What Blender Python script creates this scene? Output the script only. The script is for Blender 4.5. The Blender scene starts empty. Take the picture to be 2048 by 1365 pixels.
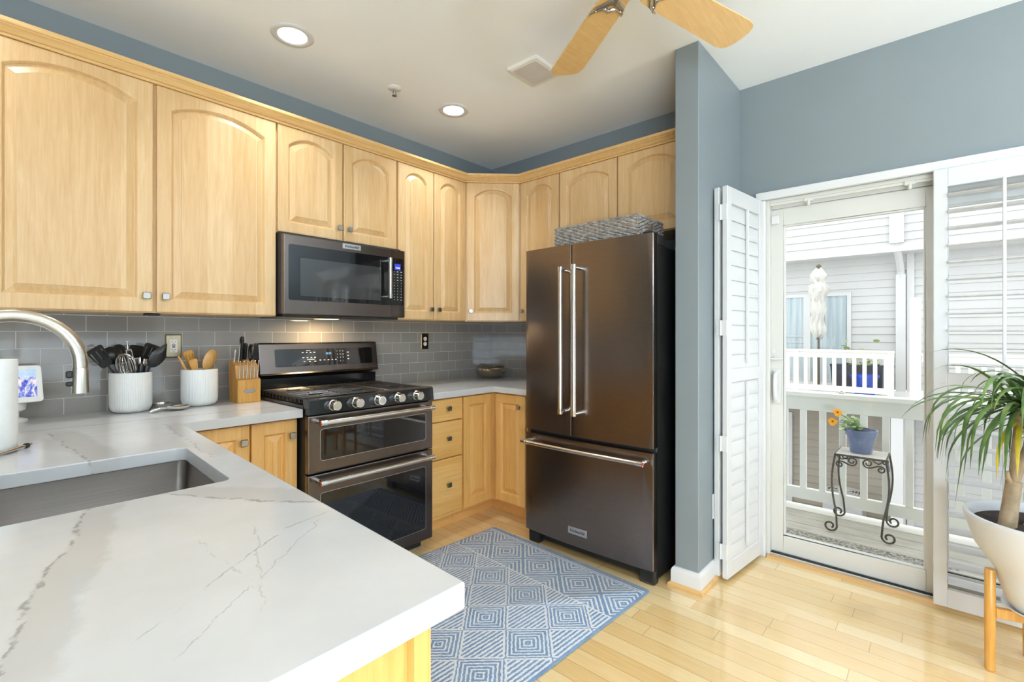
import bpy, bmesh, math, random
from mathutils import Matrix, Vector

# ------------------------------------------------------------------ camera, world, lights, exposure
SC = bpy.context.scene
COL = SC.collection
PI = math.pi
cam_d = bpy.data.cameras.new('camera')
cam = bpy.data.objects.new('camera', cam_d)
COL.objects.link(cam)
cam.location = (-3.0559, -2.9783, 1.2875)
cam.rotation_euler = (PI / 2, 0, 0.7303 - PI / 2)
cam_d.sensor_width = 36.0
cam_d.lens = 960.02 / 2048 * 36.0
cam_d.shift_y = -(682.5 - 668.76) / 2048
cam_d.clip_start = 0.02
cam_d.clip_end = 200
SC.camera = cam

SC.view_settings.view_transform = 'Standard'
SC.view_settings.look = 'None'
SC.view_settings.gamma = 1
SC.view_settings.use_curve_mapping = False
SC.view_settings.exposure = 0.27
SC.cycles.max_bounces = 10
SC.cycles.diffuse_bounces = 6
SC.cycles.glossy_bounces = 5
SC.cycles.transparent_max_bounces = 16
SC.cycles.sample_clamp_indirect = 6.0
SC.cycles.caustics_reflective = False
SC.cycles.caustics_refractive = False

SKY = 2.0          # overcast sky
W_CAN = 3.2        # each recessed downlight
W_WIN = 310.0       # daylight through the window facing the sliding door
W_WIN2 = 35.0      # daylight through the window facing the range
W_FILL = 165.0      # each of the two unseen fill lamps added behind the camera
W_HOOD = 3.0        # lamp under the microwave

world = bpy.data.worlds.new('world')
SC.world = world
world.use_nodes = True
bg = world.node_tree.nodes['Background']
bg.inputs[0].default_value = (0.93, 0.965, 1.0, 1)
bg.inputs[1].default_value = SKY


def lamp(name, kind, loc, energy, color=(1, 1, 1), rot=(0, 0, 0), **kw):
    d = bpy.data.lights.new(name, kind)
    d.energy = energy
    d.color = color
    for k, v in kw.items():
        setattr(d, k, v)
    o = bpy.data.objects.new(name, d)
    COL.objects.link(o)
    o.location = loc
    o.rotation_euler = rot
    return o


CEIL = 2.75
WARM = (0.88, 0.95, 1.0)
# rows of recessed downlights (the near ones are the two seen in the photograph)
CANS = [(-0.979, -0.607), (-2.024, -0.615), (-3.07, -0.61), (-4.1, -0.61), (-2.4, -5.2), (-4.6, -2.2)]
for i, (cx, cy) in enumerate(CANS):
    lamp('downlight_lamp', 'AREA', (cx, cy, CEIL - 0.012), W_CAN if i < 2 else W_CAN * 0.35, WARM, shape='DISK', size=0.125, spread=math.radians(105))
# daylight through the two tall windows behind the camera; much of it comes up off the bright ground outside
TILT = math.radians(28)
lamp('window_daylight', 'AREA', (-5.50, -5.1, 1.05), W_WIN, (0.72, 0.87, 1.0), (0, -PI / 2 - TILT, 0), shape='RECTANGLE', size=1.7, size_y=2.4)
lamp('window_daylight', 'AREA', (-2.6, -6.40, 1.05), W_WIN2, (0.72, 0.87, 1.0), (PI / 2 + TILT, 0, 0), shape='RECTANGLE', size=3.0, size_y=1.7)
# unseen fill lamps, added behind the camera to brighten the ceiling
FILL_LAMPS = [(-4.0, -5.8), (-1.0, -5.8)]
for tx, ty in FILL_LAMPS:
    lamp('fill_light', 'AREA', (tx, ty, 1.80), W_FILL, (0.84, 0.93, 1.0), (PI, 0, 0), shape='DISK', size=0.30)
# lamp under the microwave
lamp('hood_lamp', 'AREA', (-1.63, -0.19, 1.377), W_HOOD, (1.0, 0.72, 0.40), (0.0, 0, 0), shape='RECTANGLE', size=0.10, size_y=0.06)


# ------------------------------------------------------------------ helpers: objects
def tag(o, label=None, cat=None, group=None, kind=None):
    if label: o['label'] = label
    if cat: o['category'] = cat
    if group: o['group'] = group
    if kind: o['kind'] = kind
    return o


def thing(name, label, cat, loc=(0, 0, 0), group=None):
    o = bpy.data.objects.new(name, None)
    o.empty_display_size = 0.05
    COL.objects.link(o)
    o.location = loc
    return tag(o, label, cat, group)


def dup(root, delta, label=None, group=None, rename=None):
    """a copy of a thing with copies of its parts and sub-parts, moved by delta"""
    r = root.copy()
    COL.objects.link(r)
    r.location = root.location + Vector(delta)
    if label: r['label'] = label
    if group: r['group'] = group
    for ch in list(root.children):
        c = ch.copy()
        COL.objects.link(c)
        c.parent = r
        for g in list(ch.children):
            d = g.copy()
            COL.objects.link(d)
            d.parent = c
    return r


class MB:
    """collects geometry in one mesh; everything added goes through the matrix M"""

    def __init__(self, M=None):
        self.bm = bmesh.new()
        self.M = M or Matrix.Identity(4)

    def v(self, p):
        return self.bm.verts.new(self.M @ Vector(p))

    def face(self, vs):
        try:
            return self.bm.faces.new(vs)
        except ValueError:
            return None

    def box(self, a, b, bev=0.0, seg=1):
        x0, y0, z0 = (min(a[i], b[i]) for i in range(3))
        x1, y1, z1 = (max(a[i], b[i]) for i in range(3))
        vs = [self.v(p) for p in ((x0, y0, z0), (x1, y0, z0), (x1, y1, z0), (x0, y1, z0), (x0, y0, z1), (x1, y0, z1), (x1, y1, z1), (x0, y1, z1))]
        fs = [self.face([vs[i] for i in q]) for q in ((3, 2, 1, 0), (4, 5, 6, 7), (0, 1, 5, 4), (1, 2, 6, 5), (2, 3, 7, 6), (3, 0, 4, 7))]
        if bev > 0:
            es = list({e for f in fs for e in f.edges})
            bmesh.ops.bevel(self.bm, geom=es, offset=bev, segments=seg, affect='EDGES', profile=0.6)
        return self

    def loops(self, loops, cap0=True, cap1=True, closed=True):
        """skin a list of equal-length point loops"""
        L = [[self.v(p) for p in lp] for lp in loops]
        n = len(L[0])
        for a, b in zip(L, L[1:]):
            for i in range(n if closed else n - 1):
                j = (i + 1) % n
                self.face([a[i], a[j], b[j], b[i]])
        if cap0: self.face(list(reversed(L[0])))
        if cap1: self.face(L[-1])
        return self

    def tube(self, pts, r, n=10, cap=True):
        pts = [Vector(p) for p in pts]
        rs = r if isinstance(r, (list, tuple)) else [r] * len(pts)
        t0 = (pts[1] - pts[0]).normalized()
        up = Vector((0, 0, 1)) if abs(t0.z) < 0.9 else Vector((1, 0, 0))
        nx = t0.cross(up).normalized()
        lps = []
        for i, p in enumerate(pts):
            if i == 0: t = pts[1] - pts[0]
            elif i == len(pts) - 1: t = pts[-1] - pts[-2]
            else: t = (pts[i + 1] - pts[i]).normalized() + (pts[i] - pts[i - 1]).normalized()
            t = t.normalized()
            nx = (nx - t * nx.dot(t))
            if nx.length < 1e-6: nx = t.orthogonal()
            nx.normalize()
            ny = t.cross(nx)
            lps.append([p + (nx * math.cos(2 * PI * k / n) + ny * math.sin(2 * PI * k / n)) * rs[i] for k in range(n)])
        return self.loops(lps, cap, cap)

    def cyl(self, p0, p1, r0, r1=None, n=24):
        return self.tube([p0, p1], [r0, r0 if r1 is None else r1], n)

    def lathe(self, prof, c=(0, 0, 0), n=32, sx=1, sy=1, cap0=True, cap1=True, rfun=None):
        lps = []
        for r, z in prof:
            lp = []
            for k in range(n):
                a = 2 * PI * k / n
                rr = r * (rfun(a) if rfun else 1)
                lp.append((c[0] + rr * sx * math.cos(a), c[1] + rr * sy * math.sin(a), c[2] + z))
            lps.append(lp)
        return self.loops(lps, cap0, cap1)

    def prism(self, poly, d0, d1, ax='z', bev=0.0):
        """poly of (a,b) extruded along ax; z: (a,b)->(x,y); y: (a,b)->(x,z); x: (a,b)->(y,z)"""
        f = {'z': lambda a, b, d: (a, b, d), 'y': lambda a, b, d: (a, d, b), 'x': lambda a, b, d: (d, a, b)}[ax]
        A = [self.v(f(a, b, d0)) for a, b in poly]
        B = [self.v(f(a, b, d1)) for a, b in poly]
        fs = [self.face(list(reversed(A))), self.face(B)]
        n = len(A)
        for i in range(n):
            fs.append(self.face([A[i], A[(i + 1) % n], B[(i + 1) % n], B[i]]))
        if bev > 0:
            es = list({e for q in fs[:2] if q for e in q.edges})
            bmesh.ops.bevel(self.bm, geom=es, offset=bev, segments=2, affect='EDGES', profile=0.6)
        return self

    def ball(self, c, r, sx=1, sy=1, sz=1, n=16, m=10):
        prof = []
        for i in range(m + 1):
            a = -PI / 2 + PI * i / m
            prof.append((max(r * math.cos(a), r * 0.01), r * math.sin(a) * sz))
        return self.lathe(prof, c, n, sx, sy)

    def build(self, name, mat, parent=None, smooth=None, bevel=0.0, bseg=2):
        bmesh.ops.remove_doubles(self.bm, verts=self.bm.verts, dist=1e-6)
        bmesh.ops.recalc_face_normals(self.bm, faces=self.bm.faces)
        me = bpy.data.meshes.new(name)
        self.bm.to_mesh(me)
        self.bm.free()
        mats = mat if isinstance(mat, (list, tuple)) else [mat]
        for m in mats: me.materials.append(m)
        o = bpy.data.objects.new(name, me)
        COL.objects.link(o)
        return finish(o, parent, smooth, bevel, bseg)


def finish(o, parent=None, smooth=None, bevel=0.0, bseg=2):
    me = o.data
    if smooth is not None:
        ang = math.radians(smooth if not isinstance(smooth, bool) else 40)
        bm = bmesh.new()
        bm.from_mesh(me)
        for f in bm.faces: f.smooth = True
        for e in bm.edges:
            if len(e.link_faces) == 2:
                e.smooth = e.calc_face_angle(0) < ang
            else:
                e.smooth = False
        bm.to_mesh(me)
        bm.free()
    if bevel > 0:
        md = o.modifiers.new('bevel', 'BEVEL')
        md.width = bevel
        md.segments = bseg
        md.limit_method = 'ANGLE'
        md.angle_limit = math.radians(40)
        md.harden_normals = False
    if parent is not None:
        o.parent = parent
        # meshes are built in room coordinates; things carry only a translation
        if parent.type == 'EMPTY': o.location = -parent.location
    return o


def frame(origin, ang, tilt=0.0):
    """local (u, v, w) -> room: u along direction ang in plan, v up, w = u x v (outwards)"""
    U = Vector((math.cos(ang), math.sin(ang), 0))
    Z = Vector((0, 0, 1))
    N = U.cross(Z)
    M = Matrix(((U.x, Z.x, N.x, origin[0]), (U.y, Z.y, N.y, origin[1]), (U.z, Z.z, N.z, origin[2]), (0, 0, 0, 1)))
    if tilt: M = M @ Matrix.Rotation(tilt, 4, 'X')
    return M


def text_mesh(name, body, size, M, mat, parent, depth=0.0006, align='CENTER', bold=0.0):
    cu = bpy.data.curves.new(name, 'FONT')
    cu.body = body
    cu.size = size
    cu.extrude = depth
    cu.offset = bold
    cu.align_x = align
    cu.align_y = 'CENTER'
    cu.resolution_u = 3
    tmp = bpy.data.objects.new(name + '_tmp', cu)
    COL.objects.link(tmp)
    bpy.context.view_layer.update()
    me = bpy.data.meshes.new_from_object(tmp)
    bpy.data.objects.remove(tmp)
    bpy.data.curves.remove(cu)
    me.name = name
    me.transform(M)
    me.materials.clear()
    me.materials.append(mat)
    o = bpy.data.objects.new(name, me)
    COL.objects.link(o)
    return finish(o, parent)


def sweep(mb, path, prof, side=1):
    """profile (d, z) swept along a plan path with mitres; d is measured to the right of travel * side"""
    n = len(path)
    offs = []
    for i in range(n):
        def nrm(a, b):
            d = Vector((b[0] - a[0], b[1] - a[1])).normalized()
            return Vector((d.y, -d.x)) * side
        if i == 0: m = nrm(path[0], path[1])
        elif i == n - 1: m = nrm(path[-2], path[-1])
        else:
            n1, n2 = nrm(path[i - 1], path[i]), nrm(path[i], path[i + 1])
            m = n1 + n2
            m = m / (m.dot(n1))
        offs.append(m)
    lps = [[(path[i][0] + offs[i].x * d, path[i][1] + offs[i].y * d, z) for d, z in prof] for i in range(n)]
    mb.loops(lps)
    return mb


# ------------------------------------------------------------------ helpers: materials
def lin(h):
    h = h.lstrip('#')
    out = []
    for i in (0, 2, 4):
        c = int(h[i:i + 2], 16) / 255
        out.append(c / 12.92 if c <= 0.04045 else ((c + 0.055) / 1.055) ** 2.4)
    return tuple(out) + (1,)


class NT:
    def __init__(self, name):
        self.m = bpy.data.materials.new(name)
        self.m.use_nodes = True
        self.t = self.m.node_tree
        self.b = self.t.nodes['Principled BSDF']

    def n(self, kind, **kw):
        nd = self.t.nodes.new(kind)
        for k, v in kw.items(): setattr(nd, k, v)
        return nd

    def link(self, a, b):
        self.t.links.new(a, b)

    def val(self, sock, v):
        if hasattr(v, 'is_linked') or hasattr(v, 'links'): self.link(v, sock)
        else: sock.default_value = v

    def math(self, op, a, b=None, c=None, clamp=False):
        nd = self.n('ShaderNodeMath', operation=op)
        nd.use_clamp = clamp
        for i, x in enumerate((a, b, c)):
            if x is not None: self.val(nd.inputs[i], x)
        return nd.outputs[0]

    def coord(self):
        return self.n('ShaderNodeTexCoord').outputs['Object']

    def xyz(self, v):
        s = self.n('ShaderNodeSeparateXYZ')
        self.link(v, s.inputs[0])
        return s.outputs

    def comb(self, x, y, z):
        c = self.n('ShaderNodeCombineXYZ')
        for i, q in enumerate((x, y, z)): self.val(c.inputs[i], q)
        return c.outputs[0]

    def noise(self, v, scale=5, detail=3, rough=0.55, dist=0):
        nd = self.n('ShaderNodeTexNoise')
        self.link(v, nd.inputs['Vector'])
        nd.inputs['Scale'].default_value = scale
        nd.inputs['Detail'].default_value = detail
        nd.inputs['Roughness'].default_value = rough
        nd.inputs['Distortion'].default_value = dist
        return nd.outputs['Fac']

    def vscale(self, v, s):
        m = self.n('ShaderNodeMapping')
        self.link(v, m.inputs[0])
        m.inputs['Scale'].default_value = s
        return m.outputs[0]

    def ramp(self, f, stops, interp='LINEAR'):
        r = self.n('ShaderNodeValToRGB')
        self.link(f, r.inputs[0])
        e = r.color_ramp.elements
        r.color_ramp.interpolation = interp
        while len(e) < len(stops): e.new(0.5)
        for el, (p, c) in zip(e, stops):
            el.position = p
            el.color = c if len(c) == 4 else tuple(c) + (1,)
        return r.outputs[0]

    def step(self, f, a, b):
        """0..1 as f goes from a to b"""
        nd = self.n('ShaderNodeMapRange', interpolation_type='SMOOTHSTEP')
        self.val(nd.inputs[0], f)
        nd.inputs[1].default_value = a
        nd.inputs[2].default_value = b
        return nd.outputs[0]

    def mix(self, f, a, b, mode='MIX'):
        nd = self.n('ShaderNodeMix', data_type='RGBA', blend_type=mode)
        self.val(nd.inputs[0], f)
        self.val(nd.inputs[6], a)
        self.val(nd.inputs[7], b)
        return nd.outputs[2]

    def bump(self, h, strength=0.2, dist=0.002):
        nd = self.n('ShaderNodeBump')
        self.link(h, nd.inputs['Height'])
        nd.inputs['Strength'].default_value = strength
        nd.inputs['Distance'].default_value = dist
        self.link(nd.outputs[0], self.b.inputs['Normal'])

    def set(self, **kw):
        names = dict(color='Base Color', rough='Roughness', metal='Metallic', spec='Specular IOR Level', coat='Coat Weight', coatr='Coat Roughness', sheen='Sheen Weight', aniso='Anisotropic', trans='Transmission Weight', em='Emission Color', ems='Emission Strength', sss='Subsurface Weight', ior='IOR')
        for k, v in kw.items(): self.val(self.b.inputs[names[k]], v)
        return self


def plain(name, color, rough=0.5, metal=0.0, var=0.06, vs=9.0, bump=0.0, **kw):
    """a single-colour material with a faint procedural mottling"""
    t = NT(name)
    c = lin(color) if isinstance(color, str) else tuple(color)[:3] + (1,)
    f = t.noise(t.coord(), vs, 3)
    dk = tuple(x * (1 - var) for x in c[:3]) + (1,)
    lt = tuple(min(1, x * (1 + var)) for x in c[:3]) + (1,)
    t.set(color=t.ramp(f, [(0.3, dk), (0.7, lt)]), rough=rough, metal=metal, **kw)
    if bump: t.bump(t.noise(t.coord(), 180, 2), bump, 0.001)
    return t.m


def wood(name, light, dark, axis='z', rough=0.38, streak=0.25, board=0.11, coat=0.25, spots=True):
    t = NT(name)
    co = t.coord()
    sc = {'z': (22, 22, 1.6), 'x': (1.6, 22, 22), 'y': (22, 1.6, 22)}[axis]
    fine = t.noise(t.vscale(co, sc), 3.0, 5, 0.6, 0.6)
    sc2 = {'z': (60, 60, 2.2), 'x': (2.2, 60, 60), 'y': (60, 2.2, 60)}[axis]
    fibre = t.noise(t.vscale(co, sc2), 4.0, 3, 0.6)
    x, y, z = t.xyz(co)
    across = {'z': t.math('SUBTRACT', x, y), 'x': z, 'y': x}[axis]
    brd = t.math('FLOOR', t.math('DIVIDE', across, board))
    wn = t.n('ShaderNodeTexWhiteNoise', noise_dimensions='1D')
    t.link(brd, wn.inputs['W'])
    f = t.math('ADD', t.math('MULTIPLY', fine, 0.62), t.math('MULTIPLY', fibre, 0.22))
    f = t.math('ADD', f, t.math('MULTIPLY', wn.outputs['Value'], 0.2))
    col = t.ramp(f, [(0.30, lin(dark)), (0.52, tuple((a + b) / 2 for a, b in zip(lin(light), lin(dark)))), (0.72, lin(light))])
    if spots:
        sc3 = {'z': (9, 9, 1.1), 'x': (1.1, 9, 9), 'y': (9, 1.1, 9)}[axis]
        s = t.noise(t.vscale(co, sc3), 2.4, 4, 0.65, 0.3)
        col = t.mix(t.math('MULTIPLY', t.step(s, 0.70, 0.80), streak), col, lin('8a5a28'))
    t.set(color=col, rough=rough, coat=coat, coatr=0.25)
    t.bump(fibre, 0.05, 0.0006)
    return t.m


def metal(name, color, rough=0.3, brush=None, amount=0.12, bump=0.03):
    """brushed metal; brush is the axis along which the scratches run"""
    t = NT(name)
    co = t.coord()
    sc = {'x': (1, 300, 300), 'y': (300, 1, 300), 'z': (300, 300, 1), None: (30, 30, 30)}[brush]
    f = t.noise(t.vscale(co, sc), 2.0, 3)
    c = lin(color)
    t.set(color=t.ramp(f, [(0.25, tuple(x * (1 - amount) for x in c[:3]) + (1,)), (0.75, tuple(min(1, x * (1 + amount)) for x in c[:3]) + (1,))]), rough=rough, metal=1.0)
    if bump and brush: t.bump(f, bump, 0.0004)
    return t.m


MAPLE = wood('maple', 'dcbd8f', 'c79e69')
MAPLE_H = wood('maple_horizontal', 'dcbd8f', 'c79e69', 'x')
MAPLE_LOW = wood('shaded_maple', 'eabd78', 'd39f55')  # base cabinets: shading put into the maple colour as a deeper orange
MAPLE_LOW_H = wood('shaded_maple_horizontal', 'eabd78', 'd39f55', 'x')
CROWNWOOD = wood('crown_maple', 'e3bf88', 'cda160', 'x')
BAMBOO = wood('bamboo', 'dba757', 'b9802f', board=0.03, spots=False)
SPOONWOOD = wood('spoon_wood', 'e3b877', 'c08a45', spots=False)
BLADEWOOD = wood('fan_blade_maple', 'e2bf85', 'cda366', 'x', board=5.0)
WALLPAINT = plain('blue_grey_wall_paint', '7f888c', 0.45, var=0.02, vs=3, bump=0.04)
CEILPAINT = plain('white_ceiling_paint', 'f0f3f6', 0.75, var=0.01, vs=2, bump=0.05)
TRIMWHITE = plain('white_trim_paint', 'd8d8d8', 0.32, var=0.012, vs=4)
SHUTTERWHITE = plain('white_shutter_paint', 'd1d1d2', 0.3, var=0.012, vs=5)
VINYL = plain('white_vinyl', 'd2d1cc', 0.3, var=0.015, vs=4)
BSS = metal('black_stainless', '83776f', 0.27, 'y')
BSSX = metal('black_stainless_range', '6a615c', 0.27, 'x')
STEEL = metal('brushed_steel', 'd6cfc6', 0.26, 'x', 0.08)
STEELZ = metal('brushed_steel_vertical', 'dcd6cd', 0.26, 'z', 0.08)
NICKEL = metal('brushed_nickel', 'cfc7ba', 0.28, 'z', 0.06, 0.02)
CHROME = metal('chrome', 'e4e4e4', 0.08, None, 0.02, 0)
KNOBM = metal('pewter_knob', 'b0ada8', 0.32, None, 0.08, 0)
SINKM = metal('sink_steel', '8f8781', 0.36, 'x', 0.12)
PLATEM = metal('outlet_plate_steel', 'ad9e84', 0.3, 'z', 0.05)
BRONZE = metal('outlet_plate_bronze', '6e5a44', 0.35, 'z', 0.08)
BLACKGLOSS = plain('black_gloss', (0.008, 0.008, 0.008), 0.12, var=0.2)
BLACKGLASS = plain('black_glass', (0.006, 0.006, 0.007), 0.035, var=0.1, spec=0.6)
BLACKMATTE = plain('black_matte', (0.014, 0.014, 0.014), 0.55, var=0.2)
BLACKPAINT = plain('fridge_side_black', (0.012, 0.012, 0.012), 0.36, var=0.15, bump=0.06)
CASTIRON = plain('cast_iron', (0.016, 0.015, 0.015), 0.30, var=0.25, vs=40, spec=0.7)
NYLON = plain('black_nylon', (0.012, 0.012, 0.013), 0.34, var=0.15)
CERAMIC = plain('white_ceramic', 'e9e9e7', 0.35, var=0.012, vs=5)
PAPER = plain('white_paper', 'f0f0ee', 0.9, var=0.02, vs=40, bump=0.25)
PLASTICW = plain('white_plastic', 'e9e7e2', 0.35, var=0.015)
REDP = plain('red_plastic', 'b3271d', 0.35)
COPPERRED = metal('copper_red', 'c2603f', 0.25, None, 0.05, 0)
WHITEINK = plain('white_ink', 'd8d8d8', 0.5)
DARKINK = plain('dark_ink', '3a3a3c', 0.4)
BADGE = metal('badge_silver', 'd9d9d9', 0.25, None, 0.03, 0)
PLANTERW = plain('planter_white', 'd6d6d7', 0.42, var=0.015, vs=4)
SOIL = plain('potting_soil', '2e211a', 0.95, var=0.5, vs=60, bump=0.9)
TRUNK = plain('dracaena_bark', '9a8468', 0.8, var=0.25, vs=25, bump=0.5)
WROUGHT = plain('wrought_iron', '4a4743', 0.5, var=0.2, vs=30)
POTBLUE = plain('blue_glaze', '66799f', 0.16, var=0.12, vs=12, coat=0.4)
ORANGE = plain('orange_petal', 'f6a21b', 0.6, var=0.15, vs=60)
MAROON = plain('petal_eye', '7a3510', 0.6)
RAILPAINT = plain('railing_paint', 'f2efe8', 0.5, var=0.03, vs=6)
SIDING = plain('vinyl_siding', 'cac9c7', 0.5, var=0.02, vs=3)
SHADESIDING = plain('shaded_siding', '9d968a', 0.6, var=0.03, vs=3)  # same pale siding, with the balcony's shade put into its colour
CLEARP = plain('clear_plastic', 'dedede', 0.2)
SIDETRIM = plain('exterior_trim', 'd3d2d1', 0.45, var=0.02, vs=4)
CANVAS = plain('canvas', 'd3cfc7', 0.9, var=0.06, vs=14)
PLANTERDK = plain('dark_planter', '3f4048', 0.5)
POTCOBALT = plain('cobalt_plastic', '1f55c4', 0.35, var=0.1)
CONCRETE = plain('concrete', '8f8d89', 0.85, var=0.08, vs=3, bump=0.3)
ACGREY = plain('condenser_grey', 'a9a9ac', 0.5)
SHOE = wood('maple_shoe_moulding', 'dcb67a', 'c2935a', 'y', spots=False)
DARKVOID = plain('dark_grille', (0.02, 0.02, 0.02), 0.7)
GRILLEGREY = plain('vent_grille', 'cdcac8', 0.6)
UMBPOLE = plain('umbrella_pole', '6e5c48', 0.5)
GAPDARK = plain('shadow_gap', (0.02, 0.018, 0.016), 0.8)


def emitter(name, color, strength):
    t = NT(name)
    f = t.noise(t.coord(), 4, 1)
    c = lin(color)
    t.set(color=(0, 0, 0, 1), em=t.ramp(f, [(0, c), (1, c)]), ems=strength)
    return t.m


CANLENS = emitter('downlight_lens', 'fff6ea', 6.0)
LCDBLUE = emitter('lcd_blue', '3340c8', 1.1)
LCDWHITE = emitter('lcd_digits', 'dfe9ff', 1.6)
LEDCYAN = emitter('led_digits', '8fd2ff', 1.2)


def glass_mat():
    t = NT('window_glass')
    t.t.nodes.remove(t.b)
    tr = t.n('ShaderNodeBsdfTransparent')
    tr.inputs[0].default_value = (0.97, 0.985, 0.98, 1)
    gl = t.n('ShaderNodeBsdfGlossy')
    gl.inputs['Roughness'].default_value = 0.0
    lw = t.n('ShaderNodeLayerWeight')
    lw.inputs[0].default_value = 0.5
    fac = t.math('ADD', t.math('MULTIPLY', t.math('POWER', lw.outputs['Facing'], 5.0), 0.85), 0.025)
    mx = t.n('ShaderNodeMixShader')
    t.link(fac, mx.inputs[0])
    t.link(tr.outputs[0], mx.inputs[1])
    t.link(gl.outputs[0], mx.inputs[2])
    t.link(mx.outputs[0], t.t.nodes['Material Output'].inputs[0])
    return t.m


GLASS = glass_mat()


def quartz_mat():
    t = NT('veined_quartz')
    co = t.coord()
    x, y, z = t.xyz(co)
    base = t.ramp(t.noise(co, 7, 4), [(0.3, lin('c6c6c6')), (0.7, lin('cececf'))])
    n1 = t.math('SUBTRACT', t.noise(co, 9, 6, 0.65), 0.5)
    n2 = t.math('SUBTRACT', t.noise(t.vscale(co, (1, 1, 1)), 34, 5, 0.7), 0.5)
    wob = t.math('ADD', t.math('MULTIPLY', n1, 0.07), t.math('MULTIPLY', n2, 0.02))
    col = base

    def seg(p, q):
        dx, dy = q[0] - p[0], q[1] - p[1]
        L = math.hypot(dx, dy)
        ux, uy = dx / L, dy / L
        s = t.math('ADD', t.math('MULTIPLY', t.math('SUBTRACT', x, p[0]), ux), t.math('MULTIPLY', t.math('SUBTRACT', y, p[1]), uy))
        d = t.math('ADD', t.math('MULTIPLY', t.math('SUBTRACT', x, p[0]), -uy), t.math('MULTIPLY', t.math('SUBTRACT', y, p[1]), ux))
        return s, d, L

    def band(p, q, w, fill, edge, fade=0.08, amp=1.0):
        nonlocal col
        s, d, L = seg(p, q)
        dd = t.math('ADD', d, t.math('MULTIPLY', wob, amp))
        ends = t.math('MULTIPLY', t.step(s, -fade, fade * 0.4), t.math('SUBTRACT', 1.0, t.step(s, L - fade * 0.4, L + fade)))
        body = t.math('MULTIPLY', t.math('SUBTRACT', 1.0, t.step(t.math('ABSOLUTE', dd), w * 0.55, w)), ends)
        col = t.mix(t.math('MULTIPLY', body, fill), col, lin('b6b3b0'))
        if edge:
            line = t.math('SUBTRACT', 1.0, t.step(t.math('ABSOLUTE', t.math('ADD', dd, w * 0.7)), 0.001, 0.0055))
            br = t.step(t.noise(co, 26, 3), 0.42, 0.56)
            col = t.mix(t.math('MULTIPLY', t.math('MULTIPLY', line, ends), t.math('MULTIPLY', br, edge)), col, lin('858381'))

    def thin(p, q, w, k, amp=0.5):
        nonlocal col
        s, d, L = seg(p, q)
        dd = t.math('ADD', d, t.math('MULTIPLY', wob, amp))
        ends = t.math('MULTIPLY', t.step(s, -0.02, 0.02), t.math('SUBTRACT', 1.0, t.step(s, L - 0.02, L + 0.02)))
        line = t.math('SUBTRACT', 1.0, t.step(t.math('ABSOLUTE', dd), w * 0.3, w))
        br = t.step(t.noise(co, 17, 3), 0.38, 0.55)
        col = t.mix(t.math('MULTIPLY', t.math('MULTIPLY', line, ends), t.math('MULTIPLY', br, k)), col, lin('83807c'))

    band((-2.872, -1.66), (-3.03, -2.25), 0.040, 0.62, 0.7)
    band((-2.72, -1.66), (-2.535, -1.95), 0.05, 0.55, 0.7)
    band((-2.84, -0.55), (-2.80, -1.14), 0.05, 0.6, 0.7)
    band((-2.95, -0.60), (-2.80, -1.0), 0.06, 0.35, 0.0)
    band((-2.515, -0.66), (-2.55, -1.32), 0.045, 0.45, 0.4)
    band((-3.0, -0.40), (-2.05, -0.47), 0.022, 0.35, 0.5)
    band((-1.3, -0.35), (-0.3, -0.30), 0.02, 0.3, 0.4)
    thin((-2.55, -2.03), (-2.69, -2.06), 0.0022, 0.6)
    thin((-2.67, -2.055), (-2.93, -2.26), 0.0022, 0.6)
    thin((-2.60, -2.06), (-2.90, -2.33), 0.0018, 0.4, 0.8)
    thin((-2.79, -2.0), (-2.785, -2.23), 0.002, 0.45, 0.9)
    thin((-2.70, -2.0), (-2.80, -2.30), 0.0018, 0.35, 0.9)
    thin((-0.75, -0.62), (-0.45, -0.45), 0.004, 0.5)
    t.set(color=col, rough=0.16, spec=0.45)
    return t.m


QUARTZ = quartz_mat()


def tile_mat():
    t = NT('grey_glass_subway_tile')
    co = t.coord()
    x, y, z = t.xyz(co)
    u = t.math('ADD', t.math('SUBTRACT', x, y), 0.882 + 0.152 * 40)
    v = t.math('SUBTRACT', z, 0.9205)
    b = t.n('ShaderNodeTexBrick')
    t.link(t.comb(u, v, 0.0), b.inputs['Vector'])
    for k, q in (('Scale', 1.0), ('Mortar Size', 0.0013), ('Mortar Smooth', 0.1), ('Bias', 0.0), ('Brick Width', 0.152), ('Row Height', 0.0758)):
        b.inputs[k].default_value = q
    b.inputs['Color1'].default_value = lin('8c8782')
    b.inputs['Color2'].default_value = lin('938e89')
    b.inputs['Mortar'].default_value = lin('c2beb9')
    f = b.outputs['Fac']
    t.set(color=b.outputs['Color'], rough=t.math('ADD', 0.06, t.math('MULTIPLY', f, 0.6)), spec=0.6)
    wav = t.noise(co, 14, 1)
    h = t.math('ADD', t.math('MULTIPLY', t.math('SUBTRACT', 1.0, f), 1.0), t.math('MULTIPLY', wav, 0.12))
    t.bump(h, 0.35, 0.0015)
    return t.m


TILE = tile_mat()


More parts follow.
